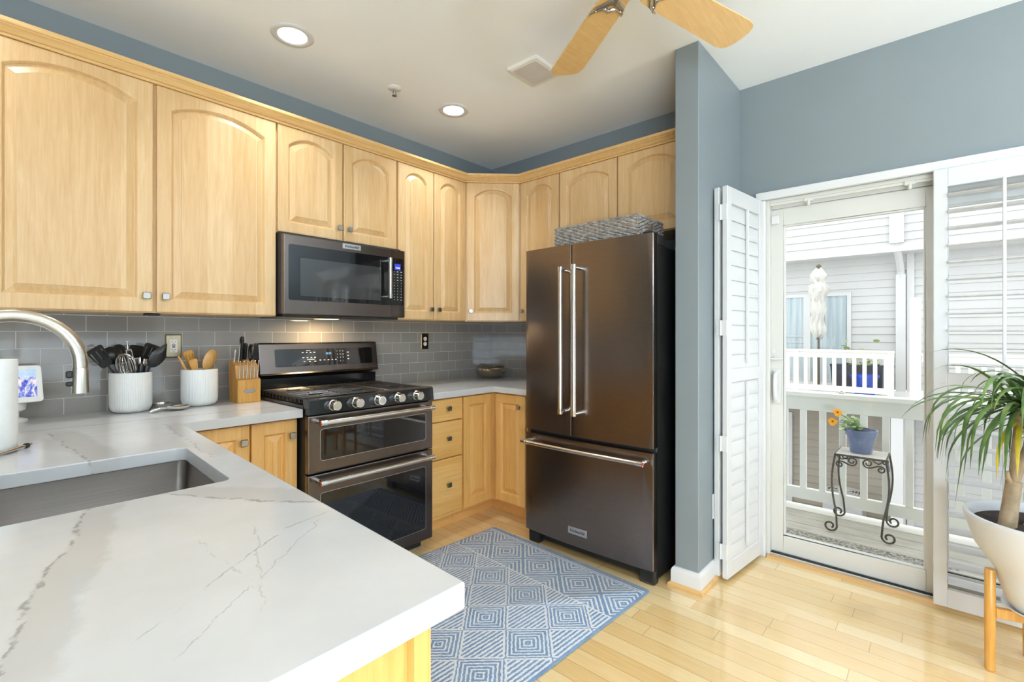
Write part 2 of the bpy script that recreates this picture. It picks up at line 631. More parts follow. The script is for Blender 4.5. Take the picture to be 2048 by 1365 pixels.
def floor_mat():
    t = NT('maple_strip_floor')
    co = t.coord()
    x, y, z = t.xyz(co)
    b = t.n('ShaderNodeTexBrick')
    b.offset = 0.37
    b.offset_frequency = 2
    row = t.math('FLOOR', t.math('DIVIDE', t.math('ADD', x, 20.083 * 1 + 0.0005), 0.0845))
    wn0 = t.n('ShaderNodeTexWhiteNoise', noise_dimensions='1D')
    t.link(row, wn0.inputs['W'])
    yy = t.math('ADD', t.math('ADD', y, 40.0), t.math('MULTIPLY', wn0.outputs['Value'], 0.8))
    xx = t.math('ADD', x, 20.083 + 0.0005)
    t.link(t.comb(yy, xx, 0.0), b.inputs['Vector'])
    for k, q in (('Scale', 1.0), ('Mortar Size', 0.0011), ('Mortar Smooth', 0.2), ('Bias', 0.0), ('Brick Width', 0.84), ('Row Height', 0.0845)):
        b.inputs[k].default_value = q
    b.inputs['Color1'].default_value = (0, 0, 0, 1)
    b.inputs['Color2'].default_value = (1, 1, 1, 1)
    b.inputs['Mortar'].default_value = (0.5, 0.5, 0.5, 1)
    brd = t.math('ADD', t.math('FLOOR', t.math('DIVIDE', yy, 0.84)), t.math('MULTIPLY', row, 17.3))
    wn = t.n('ShaderNodeTexWhiteNoise', noise_dimensions='1D')
    t.link(brd, wn.inputs['W'])
    grain = t.noise(t.vscale(co, (30, 2.0, 30)), 3.0, 4, 0.6, 0.5)
    f = t.math('ADD', t.math('MULTIPLY', grain, 0.55), t.math('MULTIPLY', wn.outputs['Value'], 0.5))
    col = t.ramp(f, [(0.22, lin('dcb67a')), (0.55, lin('e8c992')), (0.85, lin('f0d8a8'))])
    col = t.mix(t.math('MULTIPLY', b.outputs['Fac'], 0.75), col, lin('8a6434'))
    t.set(color=col, rough=0.2, spec=0.7, coat=1.0, coatr=0.06)
    t.bump(t.math('SUBTRACT', 1.0, b.outputs['Fac']), 0.15, 0.0008)
    return t.m


FLOOR = floor_mat()


def rug_mat():
    """object coordinates: x = v (away from the fridge), y = u (along the fridge)"""
    t = NT('blue_geometric_rug')
    co = t.coord()
    wob = t.n('ShaderNodeTexNoise')
    t.link(co, wob.inputs['Vector'])
    wob.inputs['Scale'].default_value = 60
    wob.inputs['Detail'].default_value = 2
    w = t.xyz(wob.outputs['Color'])
    x0, y0, z0 = t.xyz(co)
    x = t.math('ADD', x0, t.math('MULTIPLY', t.math('SUBTRACT', w[0], 0.5), 0.010))
    y = t.math('ADD', y0, t.math('MULTIPLY', t.math('SUBTRACT', w[1], 0.5), 0.010))

    def tri(s, period, c):
        """distance to the nearest lattice line through c, in periods (0..0.5)"""
        q = t.math('FRACT', t.math('ADD', t.math('DIVIDE', t.math('SUBTRACT', s, c), period), 100.5))
        return t.math('ABSOLUTE', t.math('SUBTRACT', q, 0.5))

    def lines(f, k, duty, ph=0.0):
        q = t.math('FRACT', t.math('ADD', t.math('MULTIPLY', f, k), ph))
        return t.math('LESS_THAN', q, duty)

    d1 = t.math('ADD', tri(y, 0.262, 0.057), tri(x, 0.275, 0.2))
    m1 = t.math('MINIMUM', d1, t.math('SUBTRACT', 1.0, d1))
    p1 = lines(m1, 9.0, 0.42, 0.3)
    d2 = t.math('ADD', tri(y, 0.257, 0.2064), tri(x, 0.266, 0.466))
    p2c = lines(d2, 11.0, 0.42, 0.25)
    p2h = lines(y, 52.0, 0.5)
    inn = t.math('LESS_THAN', d2, 0.5)
    p2 = t.math('ADD', t.math('MULTIPLY', inn, p2c), t.math('MULTIPLY', t.math('SUBTRACT', 1.0, inn), p2h))
    rim = t.math('LESS_THAN', t.math('ABSOLUTE', t.math('SUBTRACT', d2, 0.53)), 0.022)
    p2 = t.math('MAXIMUM', p2, rim)
    band1 = t.math('LESS_THAN', x, 0.338)
    pat = t.math('ADD', t.math('MULTIPLY', band1, p1), t.math('MULTIPLY', t.math('SUBTRACT', 1.0, band1), p2))
    pat = t.math('MAXIMUM', pat, t.math('LESS_THAN', t.math('ABSOLUTE', t.math('SUBTRACT', x, 0.338)), 0.0045))
    body = t.math('GREATER_THAN', x, 0.060)
    pat = t.math('MULTIPLY', pat, body)
    for c in (0.040, 0.054):
        pat = t.math('MAXIMUM', pat, t.math('LESS_THAN', t.math('ABSOLUTE', t.math('SUBTRACT', x, c)), 0.0038))
    edge = t.math('MULTIPLY', t.math('GREATER_THAN', y0, 0.012), t.math('LESS_THAN', y0, 1.125))
    pat = t.math('MULTIPLY', pat, edge)
    fz = t.noise(co, 240, 2)
    blue = t.ramp(t.math('ADD', t.math('MULTIPLY', fz, 0.6), t.math('MULTIPLY', t.noise(co, 11, 3), 0.5)), [(0.35, lin('50698b')), (0.75, lin('7f97b2'))])
    white = t.ramp(fz, [(0.3, lin('b9bbbf')), (0.7, lin('dedcd8'))])
    t.set(color=t.mix(pat, blue, white), rough=0.95, sheen=0.2)
    t.bump(t.math('ADD', fz, t.math('MULTIPLY', pat, 0.8)), 0.5, 0.004)
    return t.m


RUG = rug_mat()


def deck_mat():
    t = NT('weathered_deck_boards')
    co = t.coord()
    g = t.noise(t.vscale(co, (40, 2.0, 40)), 3, 5, 0.65, 0.4)
    big = t.noise(co, 5, 3)
    f = t.math('ADD', t.math('MULTIPLY', g, 0.7), t.math('MULTIPLY', big, 0.35))
    t.set(color=t.ramp(f, [(0.3, lin('9a9488')), (0.55, lin('bdb8ac')), (0.75, lin('d6d2c8'))]), rough=0.85)
    t.bump(g, 0.3, 0.002)
    return t.m


DECKM = deck_mat()


def mat_mat():
    t = NT('door_mat_fibre')
    co = t.coord()
    f = t.noise(co, 75, 3, 0.7)
    t.set(color=t.ramp(f, [(0.42, lin('5c5953')), (0.56, lin('aca89e'))]), rough=0.95)
    t.bump(f, 0.6, 0.004)
    return t.m


MATM = mat_mat()


def wicker_mat():
    t = NT('grey_wicker')
    co = t.coord()
    f = t.noise(co, 34, 3)
    t.set(color=t.ramp(f, [(0.3, lin('746e68')), (0.7, lin('b5aea6'))]), rough=0.7)
    return t.m


WICKER = wicker_mat()


def leaf_mat(name, dark, light, yellow=None):
    t = NT(name)
    co = t.coord()
    f = t.noise(co, 14, 3)
    col = t.ramp(f, [(0.3, lin(dark)), (0.65, lin(light))])
    if yellow: col = t.mix(t.step(t.noise(co, 6, 2), 0.60, 0.72), col, lin(yellow))
    t.set(color=col, rough=0.38)
    return t.m


LEAF = leaf_mat('dracaena_leaf', '33502a', '6d8a48', '93a040')
LEAFYEL = leaf_mat('yellowing_leaf', 'b9a52a', 'd8c13a')
PANSYLEAF = leaf_mat('pansy_leaf', '6f9a4e', 'b9cfa0')
FARLEAF = leaf_mat('far_leaf', '7f9a55', 'b8c77c')


def curtain_mat():
    t = NT('curtain_behind_glass')
    co = t.coord()
    x, y, z = t.xyz(co)
    f = t.noise(t.vscale(co, (1, 9, 0.25)), 1.6, 3)
    t.set(color=t.ramp(f, [(0.35, lin('b3bdc6')), (0.65, lin('d5dbe0'))]), rough=0.5)
    return t.m


CURTAIN = curtain_mat()


def screen_mat():
    t = NT('display_picture')
    co = t.coord()
    x, y, z = t.xyz(co)
    n = t.noise(t.vscale(co, (70, 70, 26)), 1.0, 5, 0.7)
    trees = t.ramp(n, [(0.40, lin('2a44c4')), (0.5, lin('8798e0')), (0.56, lin('efe6f0')), (0.7, lin('fbeef0'))])
    sky = t.ramp(t.noise(co, 22, 3), [(0.3, lin('8ec3ee')), (0.7, lin('e8f1fa'))])
    s = t.step(t.math('ADD', z, t.math('MULTIPLY', t.noise(co, 40, 3), 0.03)), 1.118, 1.132)
    col = t.mix(s, trees, sky)
    t.set(color=(0.01, 0.01, 0.01, 1), em=col, ems=0.85, rough=0.1)
    return t.m


SCREEN = screen_mat()


# ------------------------------------------------------------------ the room
def struct(name, mb, mat, **kw):
    o = mb.build(name, mat, **kw)
    o['kind'] = 'structure'
    return o


RX0, RY0 = -5.6, -6.5      # the two walls behind the camera
OP0, OP1, OPZ = -4.02, -2.215, 2.062   # opening of the sliding door in the right wall

struct('floor', MB().box((RX0, RY0, -0.06), (0.02, 0.0, 0.0)), FLOOR)
struct('ceiling', MB().box((RX0 - 0.1, RY0 - 0.1, CEIL), (0.14, 0.1, CEIL + 0.08)), CEILPAINT)
struct('wall_left', MB().box((RX0 - 0.1, 0.0, -0.06), (0.0, 0.12, CEIL)), WALLPAINT)
m = MB()
m.box((0.0, OP1, -0.06), (0.14, 0.12, CEIL))
m.box((0.0, RY0, -0.06), (0.14, OP0, CEIL))
m.box((0.0, OP0, OPZ), (0.14, OP1, CEIL))
struct('wall_right', m, WALLPAINT)
struct('wall_partition', MB().box((-0.659, -2.078, 0.0), (0.0, -1.957, CEIL)), WALLPAINT, bevel=0.004)
struct('wall_back', MB().box((RX0 - 0.1, RY0, -0.06), (RX0, 0.0, CEIL)), WALLPAINT)
struct('wall_front', MB().box((RX0 - 0.1, RY0 - 0.1, -0.06), (0.14, RY0, CEIL)), WALLPAINT)


def back_window(name, axis, c, w, h, zc):
    """a plain window on one of the walls behind the camera"""
    root = thing(name, None, None, (0, 0, 0))
    root['kind'] = 'structure'
    mf = MB()
    gl = MB()
    t = 0.07

    def bx(mb, u0, u1, z0, z1, d0, d1):
        if axis == 'x': mb.box((RX0 + d0, c + u0, z0), (RX0 + d1, c + u1, z1))
        else: mb.box((c + u0, RY0 + d0, z0), (c + u1, RY0 + d1, z1))
    z0, z1 = zc - h / 2, zc + h / 2
    bx(mf, -w / 2 - t, -w / 2, z0 - t, z1 + t, 0.0, 0.04)
    bx(mf, w / 2, w / 2 + t, z0 - t, z1 + t, 0.0, 0.04)
    bx(mf, -w / 2, w / 2, z1, z1 + t, 0.0, 0.04)
    bx(mf, -w / 2, w / 2, z0 - t, z0, 0.0, 0.04)
    bx(mf, -0.03, 0.03, z0, z1, 0.0, 0.035)
    mf.build('window_frame', TRIMWHITE, root)
    bx(gl, -w / 2, w / 2, z0, z1, 0.006, 0.012)
    gl.build('pane', BLACKGLASS, root)


back_window('window_1', 'x', -5.1, 2.4, 2.0, 1.10)
back_window('window_2', 'y', -2.6, 3.0, 2.0, 1.10)

# baseboards with shoe moulding round the partition
bprof = [(0, 0.0), (0.016, 0.0), (0.016, 0.075), (0.012, 0.088), (0.006, 0.096), (0, 0.098)]
m = sweep(MB(), [(0.0, -2.078), (-0.659, -2.078), (-0.659, -1.957), (-0.1, -1.957)], bprof, -1)
struct('baseboard_partition', m, TRIMWHITE, smooth=30)
sprof = [(0.016, 0.0), (0.030, 0.0), (0.030, 0.008), (0.026, 0.016), (0.019, 0.020), (0.016, 0.020)]
m = sweep(MB(), [(0.0, -2.078), (-0.659, -2.078), (-0.659, -1.957), (-0.1, -1.957)], sprof, -1)
struct('trim_1', m, SHOE, smooth=40)
# wood threshold along the door
m = MB()
sweep(m, [(0.0045, -4.02), (0.0045, -2.225)], [(0, 0.0), (0.026, 0.0), (0.020, 0.012), (0.006, 0.018), (0, 0.018)], -1)
struct('trim_2', m, SHOE, smooth=40)

# ------------------------------------------------------------------ sliding door
door = thing('door_1', None, None, (0.1, -3.1, 0.0))
door['kind'] = 'structure'
m = MB()   # outer frame: jambs, head with track lips, sill
m.box((0.005, OP1 - 0.022, 0.0), (0.15, OP1, OPZ))
m.box((0.005, OP0, 0.0), (0.15, OP0 + 0.022, OPZ))
m.box((0.006, OP0 + 0.0221, OPZ - 0.02), (0.149, OP1 - 0.0221, OPZ))
m.box((0.012, OP0 + 0.0221, OPZ - 0.034), (0.020, OP1 - 0.0221, OPZ - 0.019))
m.box((0.054, OP0 + 0.0221, OPZ - 0.046), (0.064, OP1 - 0.0221, OPZ - 0.019))
m.box((0.066, OP0 + 0.0221, OPZ - 0.058), (0.148, OP1 - 0.0221, OPZ - 0.019))
m.box((0.02, OP0 + 0.0221, 0.0), (0.148, OP1 - 0.0221, 0.022))
m.build('door_frame', VINYL, door, bevel=0.002)
m = MB()
m.box((0.022, OP0 + 0.02, 0.0215), (0.050, OP1 - 0.022, 0.0235))
m.build('track_gap', GAPDARK, door)


def sash(y0, y1, x0, x1, z0, z1, st, top, bot, name):
    mm = MB()
    mm.box((x0, y0, z0), (x1, y0 + st, z1))
    mm.box((x0, y1 - st, z0), (x1, y1, z1))
    mm.box((x0, y0 + st, z1 - top), (x1, y1 - st, z1))
    mm.box((x0, y0 + st, z0), (x1, y1 - st, z0 + bot))
    # glazing bead
    b = 0.010
    for (a, c) in (((y0 + st, z0 + bot), (y0 + st + b, z1 - top)), ((y1 - st - b, z0 + bot), (y1 - st, z1 - top)), ((y0 + st, z1 - top - b), (y1 - st, z1 - top)), ((y0 + st, z0 + bot), (y1 - st, z0 + bot + b))):
        mm.box((x0 + 0.008, a[0], a[1]), (x1 - 0.008, c[0], c[1]))
    o = mm.build(name, VINYL, door, bevel=0.004)
    MB().box(((x0 + x1) / 2 - 0.003, y0 + st, z0 + bot), ((x0 + x1) / 2 + 0.003, y1 - st, z1 - top)).build('glass_pane', GLASS, o)
    return o


slider = sash(-2.985, -2.232, 0.052, 0.092, 0.024, 2.012, 0.064, 0.096, 0.100, 'sliding_panel')
sash(-3.99, -2.93, 0.098, 0.138, 0.024, 2.012, 0.064, 0.096, 0.100, 'fixed_panel')
for sx in (-1, 1):      # D shaped pulls inside and outside
    xf = 0.052 if sx < 0 else 0.092
    hh = MB()
    P = []
    for k in range(13):
        a = PI * k / 12
        P.append((xf + sx * (0.004 + 0.036 * math.sin(a) ** 0.7), -2.262 - (0.006 if sx > 0 else 0), 0.985 + 0.082 * math.cos(a)))
    hh.tube(P, 0.011, 10)
    hh.box((xf, -2.284, 0.885), (xf + sx * 0.008, -2.243, 1.085), 0.003)
    hh.build('pull_handle', TRIMWHITE, slider, smooth=40)
hh = MB()
hh.cyl((0.052, -2.258, 1.145), (0.036, -2.258, 1.145), 0.010)
hh.box((0.030, -2.300, 1.140), (0.040, -2.235, 1.150), 0.002)
hh.cyl((0.052, -2.250, 1.19), (0.046, -2.250, 1.19), 0.012)
hh.build('lock_lever', TRIMWHITE, slider, smooth=40)
hh = MB()
hh.box((0.030, -2.278, 1.925), (0.052, -2.238, 1.975), 0.004)
hh.build('latch_block', TRIMWHITE, slider)
hh = MB()
for yy in (-2.43, -2.862):
    hh.box((0.004, yy - 0.022, OPZ - 0.040), (0.014, yy + 0.022, OPZ - 0.020), 0.002)
    hh.cyl((0.009, yy, OPZ - 0.062), (0.009, yy, OPZ - 0.036), 0.008)
hh.build('track_guides', VINYL, door)

# shutter frame round the opening: head with a rounded lip, side strips
m = MB()
m.box((-0.030, OP0 - 0.04, 2.060), (0.0, OP1 + 0.045, 2.105), 0.006, 2)
m.box((-0.022, OP1 - 0.004, 0.0), (0.0, OP1 + 0.040, 2.0598), 0.004)
m.box((-0.022, OP0 - 0.040, 0.0), (0.0, OP0 + 0.004, 2.0598), 0.004)
struct('trim_3', m, TRIMWHITE)


# ------------------------------------------------------------------ plantation shutters
def shutter_panel(root, M, w, z0, z1, zm0, zm1, tilt, n_top, n_bot, rod=True, hinges='', bot=0.085, top=0.085):
    """one panel in a local frame: u along the width, v up, w towards the viewer"""
    st, th = 0.050, 0.028
    mb = MB(M)
    mb.box((0, z0, -th), (st, z1, 0), 0.003)
    mb.box((w - st, z0, -th), (w, z1, 0), 0.003)
    mb.box((st, z1 - top, -th + 0.001), (w - st, z1, -0.001), 0.002)
    mb.box((st, zm0, -th + 0.001), (w - st, zm1, -0.001), 0.002)
    mb.box((st, z0, -th + 0.001), (w - st, z0 + bot, -0.001), 0.002)
    pan = mb.build('shutter_panel', SHUTTERWHITE, root)

    def louvers(a, b, n):
        pit = (b - a) / n
        for k in range(n):
            zc = a + pit * (k + 0.5)
            lb = MB(M)
            R = 0.0445
            prof = []
            for i in range(12):
                q = 2 * PI * i / 12
                px, pz = R * math.cos(q), 0.0058 * math.sin(q)
                prof.append((px * math.cos(tilt) - pz * math.sin(tilt), px * math.sin(tilt) + pz * math.cos(tilt)))
            lb.loops([[(u, zc + pz, -th / 2 + px) for px, pz in prof] for u in (st + 0.002, w - st - 0.002)])
            lb.build('louver', SHUTTERWHITE, pan, smooth=50)
        if rod:
            rb = MB(M)
            off = -th / 2 + 0.0445 * abs(math.cos(tilt)) + 0.008
            rb.box((w / 2 - 0.006, a + pit * 0.35, off), (w / 2 + 0.006, b - pit * 0.05, off + 0.014), 0.002)
            rb.build('tilt_rod', SHUTTERWHITE, pan)
    louvers(zm1, z1 - top, n_top)
    louvers(z0 + bot, zm0, n_bot)
    return pan


left_sh = thing('plantation_shutter', 'white louvered shutter folded open beside the grey-blue partition, louvers closed', 'shutter', (-0.25, -2.16, 0.02))
ang = math.atan2(-0.052, 0.462)
M1 = frame((-0.479, -2.158, 0), ang)
shutter_panel(left_sh, M1, 0.462, 0.022, 2.055, 1.035, 1.105, math.radians(-84), 11, 12)
M2 = frame((-0.470, -2.113, 0), ang)
shutter_panel(left_sh, M2, 0.458, 0.022, 2.055, 1.035, 1.105, math.radians(-84), 11, 12, rod=False)
for zc in (0.16, 0.72, 1.32, 1.92):
    hb = MB(M1)
    hb.box((-0.003, zc - 0.04, -0.058), (0.0, zc + 0.04, -0.004))
    hb.cyl((-0.004, zc - 0.04, -0.036), (-0.004, zc + 0.04, -0.036), 0.005, n=10)
    hb.build('hinge', TRIMWHITE, left_sh)

right_sh = thing('plantation_shutter', 'white louvered shutter closed across the right half of the door, louvers open', 'shutter', (-0.06, -3.4, 0.02))
MR = frame((-0.060, -2.948, 0), -PI / 2)
shutter_panel(right_sh, MR, 0.462, 0.022, 2.057, 1.038, 1.108, math.radians(-2), 11, 12)
MR2 = frame((-0.060, -3.414, 0), -PI / 2)
shutter_panel(right_sh, MR2, 0.462, 0.022, 2.057, 1.038, 1.108, math.radians(-2), 11, 12)

# small cover plate low on the partition, half hidden by the folded shutter
t = thing('wall_outlet', 'white cover plate low on the partition beside the folded shutter', 'outlet', (-0.43, -2.078, 0.38))
MB().box((-0.475, -2.084, 0.315), (-0.400, -2.0785, 0.445), 0.002).build('cover_plate', TRIMWHITE, t)
m = MB()
for dz in (-0.025, 0.025): m.lathe([(0.016, 0), (0.016, 0.002)], (0, 0, 0), 16)
m.bm.clear()
for dz in (0.352, 0.408): m.box((-0.452, -2.0855, dz - 0.014), (-0.423, -2.0835, dz + 0.014), 0.001)
m.build('socket', PLASTICW, t)

# ------------------------------------------------------------------ backsplash
m = MB()
m.box((-4.5, -0.0078, 0.921), (-0.0005, -0.0005, 1.382))
tag(m.build('tile_backsplash', TILE), 'glossy grey subway tile backsplash behind the range and crocks', 'backsplash')
m = MB().box((-0.0078, -1.05, 0.921), (-0.0005, -0.0080, 1.382))
tag(m.build('tile_backsplash', TILE), 'short grey subway tile backsplash beside the refrigerator', 'backsplash')


# ------------------------------------------------------------------ cabinet doors
def arch_outline(x0, x1, y0, ys, yp, n=16):
    """opening: bottom left, bottom right, then the arch from right spring to left spring"""
    pts = [(x0, y0), (x1, y0)]
    h = yp - ys
    if h < 1e-4:
        for i in range(n + 1): pts.append((x1 + (x0 - x1) * i / n, ys))
        return pts
    w = (x1 - x0) / 2
    R = (w * w + h * h) / (2 * h)
    a = math.asin(min(1, w / R))
    cx, cy = (x0 + x1) / 2, yp - R
    for i in range(n + 1):
        q = a - 2 * a * i / n
        pts.append((cx + R * math.sin(q), cy + R * math.cos(q)))
    return pts


def cab_door(M, w, h, arch=True, stile=0.055, rail=0.058, th=0.020, mat=None, parent=None, name='cabinet_door', n=16):
    """frame and raised panel; M's origin is the lower left back corner"""
    mb = MB(M)
    yp = h - (0.042 if arch else 0.058)
    ys = h - 0.097 if arch else yp

    def outer(ins, ww):
        o = [(ins, ins), (w - ins, ins)]
        op = arch_outline(stile, w - stile, rail, ys, yp, n)[2:]
        for i, (x, y) in enumerate(op):
            k = i / (len(op) - 1)
            xx = (w - ins) + (2 * ins - w) * k if False else x
            if i == 0: xx = w - ins
            if i == len(op) - 1: xx = ins
            o.append((xx, h - ins))
        return [(x, y, ww) for x, y in o]

    def opening(ins, ww):
        k = ins
        o = arch_outline(stile + k, w - stile - k, rail + k, ys - k * (0.75 if arch else 1), yp - k, n)
        return [(x, y, ww) for x, y in o]
    lps = [outer(0, 0), outer(0, th - 0.004), outer(0.0015, th - 0.001), outer(0.005, th),
           opening(-0.001, th), opening(0.002, th - 0.001), opening(0.007, th - 0.008), opening(0.010, th - 0.014), opening(0.013, th - 0.014),
           opening(0.040, th - 0.0035), opening(0.0405, th - 0.0015)]
    mb.loops(lps)
    return mb.build(name, mat or MAPLE, parent, smooth=9)


def knob(M, u, v, parent, w0=0.020):
    mb = MB(M)
    mb.cyl((u, v, w0), (u, v, w0 + 0.018), 0.006, 0.005, 12)
    # square pillow head
    lps = []
    s = 0.0155
    for k, (sc, w) in enumerate(((0.80, 0.015), (1.0, 0.019), (1.0, 0.023), (0.82, 0.0275))):
        lp = []
        for (cu, cv, q0) in ((1, 1, 0), (-1, 1, 1), (-1, -1, 2), (1, -1, 3)):
            for j in range(4):
                q = (q0 + j / 3) * PI / 2
                r = 0.005
                lp.append((u + (cu * (s - r) + r * math.cos(q)) * sc, v + (cv * (s - r) + r * math.sin(q)) * sc, w0 + w))
        lps.append(lp)
    mb.loops(lps)
    return mb.build('knob', KNOBM, parent, smooth=35)


CF = -0.328    # front of the upper cabinet doors (plane of the doors)
TOP, BOT = 2.425, 1.383


def A(x, y, z): return frame((x, y, z), 0)


def upper_A(name, label, x0, x1, doors, z0, z1, group=None):
    """upper cabinet on the left wall; doors: (x0, x1, knob side or 0)"""
    t = thing(name, label, 'cabinet', ((x0 + x1) / 2, -0.15, z0))
    MB().box((x0, CF + 0.020, z0), (x1, -0.009, z1)).build('cabinet_body', MAPLE, t)
    for a, b, side in doors:
        M = A(a, CF + 0.020, z0 + 0.004)
        d = cab_door(M, b - a, z1 - z0 - 0.010, parent=t)
        if side: knob(M, (b - a - 0.028) if side > 0 else 0.030, 0.072 if side else 0, d)
    return t


upper_A('upper_cabinet', 'wide maple wall cabinet with two arched doors left of the microwave', -3.052, -1.983, [(-3.048, -2.522, 1), (-2.509, -1.986, -1)], BOT, TOP)
upper_A('upper_cabinet', 'short maple wall cabinet with two arched doors directly above the microwave', -1.981, -1.221, [(-1.976, -1.602, 1), (-1.595, -1.224, -1)], 1.836, TOP)
upper_A('upper_cabinet', 'tall maple wall cabinet with two narrow arched doors right of the microwave', -1.219, -0.611, [(-1.212, -0.919, 1), (-0.911, -0.616, -1)], BOT, TOP)
upper_A('upper_cabinet', 'maple wall cabinet left of the wide pair, mostly outside the photo', -4.1, -3.054, [(-4.09, -3.58, 1), (-3.57, -3.06, -1)], BOT, TOP)

# diagonal corner cabinet
t = thing('upper_cabinet', 'diagonal maple corner cabinet with a single arched door', 'cabinet', (-0.25, -0.25, BOT))
MB().prism([(-0.609, -0.010), (-0.609, -0.310), (-0.310, -0.609), (-0.010, -0.609), (-0.010, -0.010)], BOT, TOP).build('cabinet_body', MAPLE, t)
MD = frame((-0.609 + 0.012, -0.310 - 0.012, BOT + 0.004), -PI / 4)
d = cab_door(MD, 0.392, TOP - BOT - 0.010, parent=t)
knob(MD, 0.032, 0.072, d)


def upper_B(label, y0, y1, doors, z0, z1):
    """upper cabinet on the right wall; y0 > y1"""
    t = thing('upper_cabinet', label, 'cabinet', (-0.15, (y0 + y1) / 2, z0))
    MB().box((CF + 0.020, y1, z0), (-0.009, y0, z1)).build('cabinet_body', MAPLE, t)
    for a, b, side in doors:
        M = frame((CF + 0.020, a, z0 + 0.004), -PI / 2)
        d = cab_door(M, a - b, z1 - z0 - 0.010, parent=t)
        if side: knob(M, (a - b - 0.028) if side > 0 else 0.028, 0.072 if z0 < 1.5 else 0.05, d)
    return t


upper_B('narrow tall maple wall cabinet with one arched door left of the refrigerator', -0.611, -0.975, [(-0.622, -0.972, -1)], BOT, TOP)
upper_B('maple wall cabinet with two arched doors above the refrigerator', -0.977, -1.950, [(-0.985, -1.430, 1), (-1.440, -1.885, -1)], 1.905, TOP)

# crown moulding along the tops
crown = [(-0.0105, 2.4200), (0.010, 2.4200), (0.013, 2.4225), (0.013, 2.4275), (0.009, 2.4300), (0.009, 2.4330), (0.015, 2.4335), (0.019, 2.4370), (0.024, 2.4440), (0.031, 2.4500), (0.039, 2.4540), (0.039, 2.4580), (0.045, 2.4600), (0.048, 2.4640), (0.048, 2.4780), (-0.0105, 2.4780)]
m = sweep(MB(), [(-4.1, CF + 0.006), (-0.614, CF + 0.006), (CF + 0.006, -0.614), (CF + 0.006, -1.956)], crown, 1)
tag(m.build('crown_moulding', CROWNWOOD, smooth=30), 'maple crown moulding running along the tops of the wall cabinets', 'moulding')

# small black puck under the wide cabinet
t = MB().box((-2.545, -0.30, BOT - 0.010), (-2.488, -0.24, BOT - 0.0005), 0.004)
tag(t.build('cabinet_light', BLACKMATTE), 'small black puck light under the wide wall cabinet', 'light')

# ------------------------------------------------------------------ base cabinets
ZC = 0.9205        # counter top
CT = 0.040         # its thickness
BF = -0.600        # front plane of the base doors
TK = -0.490        # toe kick


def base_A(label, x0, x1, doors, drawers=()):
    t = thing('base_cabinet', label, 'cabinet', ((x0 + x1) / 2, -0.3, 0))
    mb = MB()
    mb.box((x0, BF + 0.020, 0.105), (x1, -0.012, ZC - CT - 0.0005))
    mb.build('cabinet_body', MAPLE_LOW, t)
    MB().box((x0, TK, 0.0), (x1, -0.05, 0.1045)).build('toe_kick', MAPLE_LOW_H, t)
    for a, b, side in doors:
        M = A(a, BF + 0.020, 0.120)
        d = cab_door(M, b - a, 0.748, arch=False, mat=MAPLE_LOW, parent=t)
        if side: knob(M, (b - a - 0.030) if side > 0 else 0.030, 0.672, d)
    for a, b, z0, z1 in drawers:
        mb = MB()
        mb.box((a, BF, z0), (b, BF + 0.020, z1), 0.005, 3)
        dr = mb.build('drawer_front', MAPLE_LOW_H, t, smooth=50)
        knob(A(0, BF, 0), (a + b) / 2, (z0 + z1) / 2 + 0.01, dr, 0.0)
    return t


base_A('maple base cabinet with two doors between the peninsula and the range', -2.585, -1.990, [(-2.425, -2.213, 1), (-2.206, -1.994, 1)])
base_A('maple three drawer base cabinet right of the range', -1.212, -0.886, [], [(-1.150, -0.895, 0.729, 0.868), (-1.150, -0.895, 0.490, 0.722), (-1.150, -0.895, 0.130, 0.483)])
# the drawers span from the range to the corner door; a filler strip closes the left side
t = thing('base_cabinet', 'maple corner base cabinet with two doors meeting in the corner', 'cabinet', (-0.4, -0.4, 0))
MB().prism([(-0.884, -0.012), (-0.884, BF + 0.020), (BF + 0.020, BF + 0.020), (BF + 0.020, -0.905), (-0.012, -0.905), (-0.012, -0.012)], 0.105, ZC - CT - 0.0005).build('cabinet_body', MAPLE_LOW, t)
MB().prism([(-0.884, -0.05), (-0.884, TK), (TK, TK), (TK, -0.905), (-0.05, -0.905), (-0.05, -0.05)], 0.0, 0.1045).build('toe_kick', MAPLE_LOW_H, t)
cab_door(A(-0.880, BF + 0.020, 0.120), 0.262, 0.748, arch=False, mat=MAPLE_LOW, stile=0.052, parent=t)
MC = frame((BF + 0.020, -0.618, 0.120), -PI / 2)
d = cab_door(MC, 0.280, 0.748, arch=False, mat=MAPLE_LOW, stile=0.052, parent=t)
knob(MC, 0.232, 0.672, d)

# peninsula cabinet
pe = thing('base_cabinet', 'maple peninsula cabinet under the sink counter with a plain end panel', 'cabinet', (-2.9, -1.6, 0))
pin = lambda y: -2.505 + (y + 0.65) * 0.0443      # inner face follows the skewed counter edge
sinkw = [(-3.115, -1.085), (-2.575, -1.085), (-2.60, -1.70), (-3.115, -1.70)]
mb = MB()
